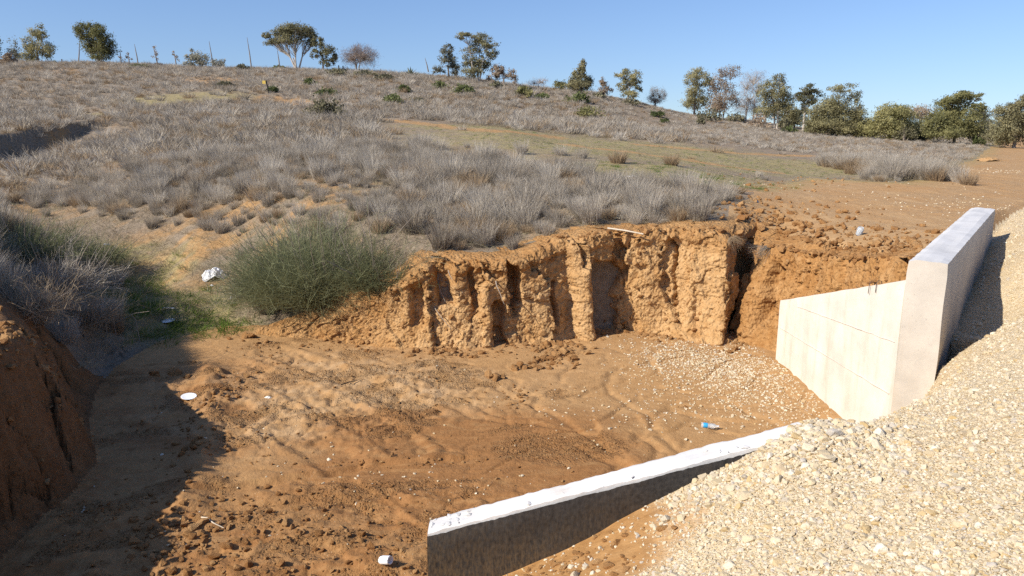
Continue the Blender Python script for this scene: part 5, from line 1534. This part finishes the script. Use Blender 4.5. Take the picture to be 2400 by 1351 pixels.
T = [
 (2020, 326, 82, [(2015, 300, 20, 18), (2030, 310, 18, 12), (2000, 306, 16, 14)], 'olive', B, 'low dark thicket tree filling the gap right of the big rounded tree', dict(dens=1.2)),
 (2155, 334, 80, [(2150, 308, 22, 18), (2135, 318, 18, 12), (2172, 316, 20, 16)], 'olive', B, 'low dark thicket tree left of the largest green tree', dict(dens=1.2)),
 (3, 150, 94, [(0, 112, 13, 18), (-14, 125, 20, 24)], 'olive', B, 'dark tree cut by the left edge of the picture', dict()),
 (38, 150, 94, [(36, 118, 13, 20, 0.4), (42, 130, 12, 14, 0.5)], 'grey_leaf', B, 'thin grey wispy tree between the edge tree and the yellow green one', dict(twigs=14)),
 (90, 150, 92, [(92, 84, 16, 17), (72, 108, 17, 18), (76, 132, 16, 16), (103, 122, 22, 18), (112, 90, 10, 7, 0.8)], 'yellow_leaf', B, 'yellow green ragged tree on the left skyline', dict()),
 (232, 150, 90, [(205, 82, 20, 18), (226, 78, 18, 16), (246, 90, 20, 18), (215, 108, 24, 20), (250, 116, 22, 22), (232, 130, 26, 14)], 'green_leaf', B, 'dense rounded green tree alone on the left skyline', dict(dens=1.2)),
 (468, 160, 88, [(450, 132, 12, 12, 0.8), (470, 140, 22, 15), (448, 150, 16, 8), (507, 150, 20, 9)], 'grey_leaf', B, 'low silvery bush like tree with a ragged top on the skyline', dict()),
 (698, 166, 85, [(700, 86, 34, 17), (672, 94, 24, 18), (724, 96, 22, 18), (656, 108, 18, 14, 0.7), (734, 112, 14, 14, 0.7), (690, 108, 34, 22, 0.6), (632, 95, 10, 9), (645, 112, 16, 10, 0.5)], 'olive', PB, 'large umbrella shaped tree with pale fanning branches on the skyline', dict(fan=True, twigs=7, trunk_w=0.15, dens=1.0, trunks=4)),
 (757, 168, 84, [(750, 108, 15, 11), (768, 124, 18, 13), (746, 132, 12, 12), (784, 142, 12, 12), (762, 148, 16, 12, 0.5)], 'olive', B, 'olive green tree close behind the umbrella shaped tree', dict()),
 (840, 170, 84, [(828, 138, 28, 20, 0.8), (860, 140, 28, 22, 0.8), (845, 130, 30, 16, 0.8)], 'pink_twig', PB, 'bare pinkish round tree left of the agaves', dict(bare=True, trunks=4, twigs=30, dens=1.0)),
 (1052, 187, 81, [(1048, 124, 14, 12), (1052, 144, 18, 14), (1030, 168, 14, 10, 0.7), (1062, 165, 16, 14)], 'grey_leaf', B, 'grey green tree leaning against the left side of the tall gum', dict(dens=1.0)),
 (1120, 192, 80, [(1095, 96, 20, 9), (1122, 98, 22, 12), (1142, 114, 20, 12), (1150, 134, 16, 11), (1110, 122, 22, 14, 0.7), (1100, 148, 20, 14), (1128, 150, 20, 16), (1110, 172, 26, 12)], 'olive', PB, 'tall gum tree with pale trunks and an open layered crown', dict(trunks=3, dens=0.95, droop=0.7, twigs=14)),
 (1180, 196, 80, [(1168, 162, 16, 14), (1160, 182, 16, 12), (1192, 170, 16, 12, 0.6), (1204, 182, 11, 12, 0.6)], 'brown_leaf', B, 'twiggy brown tree against the right side of the tall gum', dict(twigs=16)),
 (1262, 212, 84, [(1250, 196, 12, 8, 0.35), (1270, 192, 16, 10, 0.45)], 'pink_twig', PB, 'tiny bare pale tree alone in the skyline gap', dict(bare=True, twigs=16, trunk_w=0.07)),
 (1312, 216, 88, [(1312, 204, 19, 12)], 'green_leaf', B, 'light green round bush tree behind the dark cone shaped tree', dict()),
 (1362, 219, 84, [(1364, 160, 10, 14), (1358, 178, 16, 14), (1345, 196, 20, 15), (1376, 198, 15, 18), (1360, 205, 22, 12)], 'olive', B, 'dark cone shaped tree on the slope', dict(dens=1.5)),
 (1414, 232, 86, [(1412, 198, 11, 12, 0.7), (1420, 214, 16, 13, 0.7)], 'brown_leaf', B, 'sparse brown tree between the dark cone and the hanging gum', dict(twigs=14)),
 (1472, 238, 86, [(1462, 180, 18, 10), (1486, 186, 16, 12), (1466, 202, 18, 15), (1494, 206, 11, 12), (1476, 222, 18, 10)], 'yellow_leaf', PB, 'gum with a rounded hanging crown at the end of the ridge', dict(droop=0.8)),
 (1535, 252, 88, [(1530, 225, 15, 16, 0.6), (1546, 228, 12, 16, 0.6), (1534, 240, 14, 10, 0.8)], 'brown_leaf', B, 'small bare brown tree left of the row of thin trees', dict(bare=True, twigs=24)),
 (1626, 273, 98, [(1632, 180, 18, 10), (1618, 194, 14, 12), (1646, 198, 14, 13), (1622, 218, 18, 14), (1610, 240, 12, 14), (1640, 240, 24, 16)], 'yellow_leaf', B, 'first of the thin trees, with a full yellowish crown and dark stem', dict(trunk_w=0.13, dens=0.75)),
 (1688, 282, 98, [(1706, 178, 20, 12, 0.7), (1684, 194, 14, 12, 0.6), (1696, 210, 16, 15, 0.5), (1684, 240, 20, 16), (1676, 256, 20, 12), (1668, 214, 14, 16, 0.8), (1716, 236, 14, 16, 0.6)], 'brown_leaf', PB, 'tall thin brownish tree with twin stems, second in the row', dict(trunks=2, trunk_w=0.13, dens=0.7, twigs=14)),
 (1750, 284, 102, [(1762, 188, 18, 12, 0.55), (1748, 205, 16, 14, 0.45), (1772, 210, 14, 14, 0.45), (1752, 236, 18, 18, 0.5), (1738, 256, 18, 16, 0.6), (1770, 258, 16, 16, 0.6)], 'pink_twig', PB, 'nearly leafless thin tree, third in the row', dict(trunks=3, trunk_w=0.12, twigs=18, dens=0.8, bare=True)),
 (1808, 302, 92, [(1818, 198, 14, 12, 0.8), (1804, 212, 14, 13, 0.8), (1826, 224, 15, 15), (1806, 242, 18, 15), (1790, 262, 20, 16), (1824, 262, 22, 18), (1848, 268, 14, 14), (1784, 228, 13, 18, 0.8), (1842, 244, 14, 14, 0.8)], 'yellow_leaf', PB, 'tall yellowish gum with pale stems at the end of the thin row', dict(trunks=2, trunk_w=0.16, dens=0.85)),
 (1862, 304, 98, [(1862, 284, 26, 14), (1846, 292, 16, 12), (1872, 266, 12, 10)], 'olive', B, 'low dark thicket tree behind the slender flat topped one', dict(dens=1.2)),
 (1882, 309, 88, [(1885, 216, 15, 8), (1902, 230, 15, 9), (1866, 232, 12, 6), (1886, 240, 16, 10), (1880, 258, 10, 10, 0.5)], 'olive', PB, 'slender flat topped tree with a long bare stem', dict(trunk_w=0.15, dens=1.0)),
 (1950, 320, 80, [(1942, 256, 34, 20), (1915, 280, 24, 26), (1960, 286, 34, 24), (1996, 276, 18, 24), (1925, 300, 34, 14), (1975, 302, 36, 14), (1960, 216, 24, 10, 0.5), (1990, 236, 16, 14, 0.5)], 'yellow_leaf', B, 'big rounded olive brown tree with a thin ragged top', dict(dens=1.15)),
 (2078, 328, 78, [(2082, 266, 28, 14), (2058, 286, 28, 22), (2104, 290, 26, 22), (2040, 304, 22, 18), (2080, 308, 40, 16), (2122, 308, 18, 16)], 'green_leaf', B, 'broad low green tree left of the tallest tree at the right', dict(dens=1.25)),
 (2150, 325, 86, [(2148, 266, 24, 13, 0.6), (2165, 280, 20, 14, 0.6)], 'brown_leaf', B, 'greyish tree top showing between the two broad green trees', dict(twigs=14)),
 (2235, 338, 74, [(2262, 236, 18, 9), (2238, 234, 20, 9), (2212, 246, 18, 11), (2234, 258, 32, 16), (2276, 258, 16, 8), (2220, 282, 30, 20), (2256, 290, 34, 24), (2180, 300, 26, 20), (2272, 312, 24, 18), (2210, 314, 40, 14)], 'green_leaf', B, 'largest green tree of the right group with a spreading top', dict(dens=1.2)),
 (2298, 335, 95, [(2296, 274, 16, 10), (2300, 296, 14, 16)], 'grey_leaf', B, 'small hazy tree in the gap at the end of the dirt road', dict()),
 (2312, 330, 100, [(2312, 306, 12, 14)], 'brown_leaf', B, 'small purplish brown tree in the gap at the end of the dirt road', dict()),
 (2375, 350, 66, [(2370, 250, 20, 12), (2396, 244, 16, 14), (2348, 276, 22, 18), (2384, 282, 28, 24), (2344, 308, 24, 22), (2378, 318, 34, 22), (2420, 300, 30, 30)], 'olive', B, 'dark dense tree at the right edge of the picture', dict(dens=1.3)),
]
for px, py, Y, lobes, leaf, bark, lab, kw in T:
    tree(px, py, Y, lobes, M[leaf], bark, lab, rs, **kw)

# ------------------------------------------------------------------ agaves, stalks, posts
def agave(px, py, Y, r_px, label, rs):
    b = at_y(px, py, Y); b[2] = min(b[2], ground1(b[0], b[1]) + 0.3); s = Y / FPX
    e = empty('agave', tuple(b), label, 'agave', 'agaves on the skyline')
    r = r_px * s
    for k in range(26):
        a = k * 2.4; el = R(15 + 65 * (k / 26.0))
        d = np.array([math.cos(a) * math.cos(el), math.sin(a) * math.cos(el), math.sin(el)])
        sd = np.array([-math.sin(a), math.cos(a), 0])
        L = r * rs.uniform(0.8, 1.1)
        V = []
        for t, w in ((0, 0.05), (0.3, 0.085), (0.65, 0.06), (1, 0.004)):
            c = d * L * t + np.array([0, 0, -0.10 * r * t * t])
            V += [c - sd * w * r, c + np.array([0, 0, -0.03 * r * (1 - t)]), c + sd * w * r]
        Q = [(i * 3 + j, i * 3 + j + 1, (i + 1) * 3 + j + 1, (i + 1) * 3 + j) for i in range(3) for j in range(2)]
        link('leaf', mk_mesh('leaf', np.array(V), np.array(Q), M['agave']), e)
    return e
rs = np.random.default_rng(95)
for q in [(902, 180, 82, 13, 'leftmost agave of the skyline row'), (921, 179, 82, 14, 'second agave from the left in the skyline row'), (940, 180, 82, 13, 'agave just left of the largest one'),
          (962, 178, 81, 22, 'largest agave, standing highest in the skyline row'), (977, 182, 81, 15, 'agave at the right end of the skyline row'), (128, 148, 90, 9, 'small agave beside the yellow green tree on the left skyline')]:
    agave(*q, rs)
def stalk(px, py, Y, px2, py2, label, seeds=0):
    b, t = at_y(px, py + 3, Y), at_y(px2, py2, Y)
    e = empty('agave_stalk', tuple(b), label, 'plant stalk', 'dead flower stalks on the skyline')
    d = t - b
    v, q = tube([d * 0, d * 0.5 + [0.03, 0, 0], d], [0.075, 0.055, 0.02], 6)
    link('stem', mk_mesh('stem', v, q, M['bark']), e)
    if seeds:
        pp = Parts()
        for k in range(seeds):
            u = rs.uniform(0.3, 1.0); a = rs.uniform(0, 6.28); L = 0.5 * (1.15 - u)
            p0 = d * u; p1 = p0 + np.array([math.cos(a) * L, math.sin(a) * L, 0.25 * L])
            v, q = tube([p0, p1], [0.015, 0.01], 4); pp.add(v, q)
            V, Q = quads_at(p1 + rs.normal(0, 0.08, (9, 3)), np.full(9, 0.13), rs); pp.add(V, Q)
        link('seed_heads', pp.mesh('seed_heads', M['brown_leaf']), e)
for q in [(184, 147, 91, 186, 96, 'thin bare stalk just left of the dense rounded tree', 0), (284, 152, 90, 281, 118, 'short faint stalk just right of the dense rounded tree', 4), (304, 155, 90, 299, 122, 'short stalk with seeds, left of the leaning one', 5),
          (325, 156, 90, 315, 104, 'thin leaning stalk on the bare left skyline', 0), (370, 152, 90, 359, 110, 'stalk with seed heads standing over a dark thatch heap', 9), (414, 157, 89, 407, 121, 'short stalk with seeds left of the silvery bush tree', 6),
          (500, 160, 88, 490, 97, 'bare leaning stalk rising behind the silvery bush tree', 0), (590, 163, 86, 579, 88, 'tallest bare stalk on the skyline, left of the umbrella shaped tree', 0), (656, 163, 86, 650, 118, 'bare stalk under the left arm of the umbrella shaped tree', 0), (1004, 166, 82, 996, 136, 'faint bare stalk left of the tall gum', 0)]:
    stalk(*q)
def heap_obj(px, py, Y, w, h, label):
    b = at_y(px, py, Y); s = Y / FPX
    me = tussock('thatch_heap', rs, 160, h * s * 1.1, 0.5, 0.05, M['thatch'], 0.7, 2, w * s * 0.3)
    tag(link('thatch_heap', me, None, tuple(b)), label, 'dead plant', 'dark dead agaves on the skyline')
for q in [(347, 155, 89, 12, 9, 'dark dead agave heap left of the stalk with seed heads'), (372, 155, 89, 13, 9, 'dark dead agave heap under the stalk with seed heads'), (590, 168, 85, 8, 8, 'small dark heap at the foot of the tallest stalk'), (685, 167, 84, 8, 8, 'small dark heap at the left foot of the umbrella shaped tree'), (732, 168, 84, 12, 8, 'dark heap right of the umbrella shaped tree trunk'), (190, 158, 88, 18, 7, 'dark heap at the left foot of the dense rounded tree'), (238, 152, 89, 10, 8, 'dark heap beside the trunk of the dense rounded tree')]:
    heap_obj(*q)
def post(px, py, Y, h_px, label, w=0.07):
    b = at_y(px, py, Y); b[2] = min(b[2], ground1(b[0], b[1]) + 0.1); h = h_px * Y / FPX
    v, q = tube([(0, 0, -0.2), (0.02, 0, h * 0.5), (0.03, 0, h)], [w * 1.1, w, w * 0.9], 7)
    n0 = len(v); v = np.concatenate([v, [[0.03, 0, h + 0.01]]]); q2 = [[14 + k, 14 + (k + 1) % 7, n0] for k in range(7)]
    me = mk_mesh('wooden_stump', v, [q, np.array(q2)], M['darkbark'])
    tag(link('wooden_stump', me, None, tuple(b)), label, 'stump', 'dark stumps on the skyline')
for q in [(745, 172, 84, 10, 'dark stump under the olive green tree'), (794, 172, 84, 17, 'dark post like stump left of the bare pinkish tree'), (804, 172, 84, 16, 'dark post like stump nearest the bare pinkish tree'), (145, 147, 91, 9, 'short dark stump on the left skyline between two trees')]:
    post(*q)
# marker post with a yellow plate
b = place(630, 219)
dY = b[1]
e = empty('marker_post', tuple(b), 'dark leaning marker post with a yellow plate where the sandy track starts', 'post')
h = 28 * dY / FPX
v, q = tube([(0, 0, -0.15), (-0.06, 0, h * 0.5), (-0.16, 0, h)], [0.055, 0.052, 0.05], 6)
link('pole', mk_mesh('pole', v, q, M['darkbark']), e)
bm = bmesh.new(); bmesh.ops.create_cube(bm, size=1); bmesh.ops.scale(bm, vec=(0.24, 0.02, 0.24), verts=bm.verts); bmesh.ops.translate(bm, vec=(-0.30, -0.05, h * 0.86), verts=bm.verts)
bm_obj('plate', bm, M['yellow'], e)

# ------------------------------------------------------------------ LITTER AND STICKS
def lathe(prof, sides=20):
    a = np.arange(sides) / sides * 2 * math.pi
    V = np.concatenate([np.stack([np.cos(a) * r_, np.sin(a) * r_, np.full(sides, z_)], -1) for r_, z_ in prof])
    Q = [(i * sides + j, i * sides + (j + 1) % sides, (i + 1) * sides + (j + 1) % sides, (i + 1) * sides + j) for i in range(len(prof) - 1) for j in range(sides)]
    return V, np.array(Q)
def disc(px, py, w_px, label, tilt):
    p = place(px, py); r = w_px / 2 * p[1] / FPX
    prof = [(0.001, 0.012), (0.62, 0.012), (0.72, 0.03), (0.97, 0.075), (1.0, 0.07), (0.97, 0.06), (0.72, 0.012), (0.6, 0.0), (0.001, 0.0)]
    v, q = lathe([(a * r, b * r) for a, b in prof], 28)
    o = link('plate', mk_mesh('plate', v, q, M['white']), None, (p[0], p[1], p[2] + 0.03), tilt)
    tag(o, label, 'plate', 'white plates')
disc(443, 935, 37, 'white plate lying at the edge of the big shadow on the wash floor', (0.14, 0.05, 0.3))
disc(395, 757, 30, 'white plate lying on the green grass of the gully', (0.12, -0.06, 0))
def crumple(name, px, py, w_px, h_px, mat, label, cat, seed, rot=0.0, lift=0.0, group=None):
    p = place(px, py); s = p[1] / FPX
    rs_ = np.random.default_rng(seed)
    n = 16
    u, v = np.meshgrid(np.linspace(-1, 1, n), np.linspace(-1, 1, n), indexing='ij')
    z = np.clip(1 - (u ** 2 + v ** 2) * 0.55, 0, 1)
    w, h = w_px * s / 2, h_px * s
    zz = h * z * (0.7 + 0.5 * ridged(u * 1.8 + seed, v * 1.8, 3, seed)) 
    x = u * w * (1 - 0.25 * v ** 2 + 0.15 * noise2(u * 2, v * 2, seed)); y = v * w * 0.6 * (1 - 0.3 * u ** 2)
    V = np.stack([x + 0.06 * w * noise2(u * 4, v * 4 + 3, seed), y, zz - 0.02], -1).reshape(-1, 3)
    i, k = np.meshgrid(np.arange(n - 1), np.arange(n - 1), indexing='ij')
    Q = np.stack([i * n + k, (i + 1) * n + k, (i + 1) * n + k + 1, i * n + k + 1], -1).reshape(-1, 4)
    o = link(name, mk_mesh(name, V, Q, mat, False), None, (p[0], p[1], p[2] + lift), (0, 0, rot))
    return tag(o, label, cat, group)
crumple('plastic_bag', 503, 655, 58, 30, M['white'], 'crumpled white plastic bag left of the green broom bush', 'plastic bag', 3, 0.5)
crumple('plastic_bag', 2211, 778, 26, 16, M['grey_plastic'], 'bluish grey crumpled plastic against the shaded side of the headwall', 'plastic bag', 5, 1.0)
crumple('paper_scrap', 2204, 838, 26, 12, M['white'], 'white crumpled scrap at the foot of the headwall corner', 'litter', 6, 0.2)
crumple('paper_scrap', 2178, 858, 22, 8, M['paper'], 'pale flat scrap on the gravel in front of the headwall corner', 'litter', 7, 0.6)
crumple('plastic_scrap', 1128, 415, 11, 8, M['mint'], 'mint coloured plastic scrap among the tussocks', 'litter', 8)
crumple('paper_scrap', 1480, 414, 26, 4, M['paper'], 'pale scrap on the grass right of the tussocks', 'litter', 9)
crumple('paper_scrap', 1300, 440, 16, 5, M['paper'], 'small pale scrap between tussocks above the cliff', 'litter', 10)
crumple('plastic_scrap', 1774, 474, 8, 6, M['blue'], 'tiny blue scrap at the right end of the grass above the cliff', 'litter', 12)
crumple('paper_scrap', 496, 670, 10, 5, M['white'], 'small white scrap just below the white bag', 'litter', 13)
crumple('paper_scrap', 543, 700, 8, 6, M['white'], 'tiny white scrap on the soil left of the green bush foot', 'litter', 14)
crumple('paper_scrap', 2138, 602, 18, 12, M['grey_plastic'], 'clear wrapper caught behind the near end of the headwall', 'litter', 15)
crumple('rock', 628, 934, 18, 7, M['paper'], 'whitish rock alone on the scuffed wash floor', 'rock', 16)
crumple('rock', 1955, 645, 36, 22, M['beam'], 'dark grey boulder set in the dug earth behind the wing wall', 'rock', 17)
crumple('earth_heap', 2318, 378, 56, 9, M['road'], 'small heap of reddish earth beside the far dirt road', 'earth heap', 19)
# bottle
p = place(1662, 1004)
e = empty('plastic_bottle', (p[0], p[1], p[2] + 0.034), 'clear plastic bottle with a blue label lying on the silt', 'bottle', None, (0, R(90), R(-14)))
for nm, prof, mt in (('body', [(0.001, -0.10), (0.028, -0.10), (0.032, -0.09), (0.032, -0.05), (0.029, -0.04), (0.032, -0.03), (0.032, 0.0), (0.029, 0.01), (0.032, 0.02), (0.032, 0.06), (0.013, 0.10), (0.012, 0.115)], M['clear']),
                     ('label', [(0.0335, -0.075), (0.0345, -0.073), (0.0345, -0.022), (0.0335, -0.02)], M['blue']), ('cap', [(0.015, 0.105), (0.015, 0.125), (0.001, 0.126)], M['white'])):
    v, q = lathe(prof, 18); link(nm, mk_mesh(nm, v, q, mt), e)
# crushed ribbed container
p = place(893, 1322)
a = np.arange(48) / 48 * 2 * math.pi
prof = [(0.001, 0.0), (0.040, 0.0), (0.046, 0.02), (0.047, 0.09), (0.044, 0.105), (0.036, 0.10), (0.034, 0.03), (0.001, 0.03)]
V = np.concatenate([np.stack([np.cos(a) * r_ * (1 + 0.07 * np.sign(np.sin(a * 12)) * (0.01 < z_ < 0.1)), np.sin(a) * r_ * 0.8, np.full(48, z_)], -1) for r_, z_ in prof])
Q = np.array([(i * 48 + j, i * 48 + (j + 1) % 48, (i + 1) * 48 + (j + 1) % 48, (i + 1) * 48 + j) for i in range(len(prof) - 1) for j in range(48)])
o = link('ribbed_cup', mk_mesh('ribbed_cup', V, Q, M['white']), None, (p[0], p[1], p[2] + 0.03), (R(78), R(10), R(65)))
tag(o, 'white ribbed plastic cup lying on the red soil near the black wall', 'cup')
# clear jar on the dirt
p = place(2012, 552)
v, q = lathe([(0.001, 0), (0.05, 0), (0.055, 0.02), (0.055, 0.12), (0.045, 0.14), (0.045, 0.15), (0.041, 0.15), (0.041, 0.14), (0.05, 0.12), (0.05, 0.01), (0.001, 0.01)], 18)
tag(link('clear_jar', mk_mesh('clear_jar', v, q, M['clear']), None, (p[0], p[1], p[2]), (0.2, 0.15, 0)), 'clear plastic jar standing on the dirt above the clods', 'jar')

def stick(pts_px, rad, mat, label, name='stick', lift=0.02, arch=0.0, group=None):
    P = np.array([place(*q) for q in pts_px]); P[:, 2] += lift
    if arch:
        t = np.linspace(0, 1, len(P)); P[:, 2] += arch * np.sin(t * math.pi * 0.9)
    c = P[0].copy()
    t = np.linspace(0, len(P) - 1, len(P) * 4)
    PP = np.stack([np.interp(t, np.arange(len(P)), P[:, k]) for k in range(3)], -1)
    v, q = tube(PP - c, np.linspace(rad, rad * 0.5, len(PP)), 6)
    tag(link(name, mk_mesh(name, v, q, mat), None, tuple(c)), label, 'stick', group)
p0, p1 = at_y(1424, 539, 14.35), at_y(1508, 553, 14.0)
v, q = tube([p0 * 0, (p1 - p0) * 0.5 + [0, 0, 0.01], p1 - p0], [0.018, 0.017, 0.014], 6)
tag(link('stick', mk_mesh('stick', v, q, M['deadwood']), None, tuple(p0 + [0, 0, 0.03])), 'straight bleached stick lying on the cliff edge', 'stick')
stick([(466, 1216), (486, 1219), (500, 1230), (526, 1241)], 0.010, M['deadwood'], 'thin crooked pale twig on the red soil beside the shadow', 'twig')
stick([(800, 906), (820, 899), (838, 896)], 0.009, M['darkbark'], 'short dark twig on the scuffed wash floor', 'twig')
stick([(375, 726), (392, 725), (410, 727)], 0.03, M['paper'], 'pale broken board end lying in the gully grass', 'board')
stick([(243, 576), (259, 575)], 0.035, M['paper'], 'short white board lying at the bend of the gully', 'board')
for k, q in enumerate([[(246, 740), (240, 715), (238, 690), (255, 672)], [(268, 750), (262, 730), (255, 718)], [(282, 752), (315, 735), (350, 730)], [(325, 770), (318, 750), (308, 738)]]):
    P = [at_y(x_, y_, 12.6 + 0.1 * k) for x_, y_ in q]
    P[0][2] = ground1(P[0][0], P[0][1]) if k != 2 else P[0][2]
    P = np.array(P); c = P[0].copy()
    v, qq = tube(P - c, np.linspace(0.009, 0.004, len(P)), 5)
    tag(link('dead_stalk', mk_mesh('dead_stalk', v, qq, M['twig']), None, tuple(c)), ['tall curved dead stalk arching over the gully grass', 'short upright dead stalk beside the arching one', 'long low dead branch over the gully grass', 'bent dead stalk nearest the white plate'][k], 'dead stalk')
# bare roots sticking out of the cliff by the green bush
rs = np.random.default_rng(99)
for k, (tt, v_) in enumerate([(3.9, 0.8), (4.2, 0.6), (4.3, 0.9), (3.7, 0.55), (5.4, 0.8)]):
    i = int(np.argmin(np.abs(BANK_T - tt))); j = int(v_ * (nv - 1))
    p = BANK_P[i, j]; nn = BANK_N[i]
    P = [(0, 0, 0)]
    d = np.array([nn[0] * 0.12 + rs.normal(0, 0.05), nn[1] * 0.12, -0.02])
    for m in range(3):
        d = d + [rs.normal(0.03, 0.04), 0, -0.05]; P.append(tuple(np.array(P[-1]) + d))
    v, q = tube(P, [0.012, 0.009, 0.006, 0.003], 5)
    link('root', mk_mesh('root', v, q, M['deadwood'] if k == 1 else M['twig']), BANK, tuple(p - nn * 0.03))
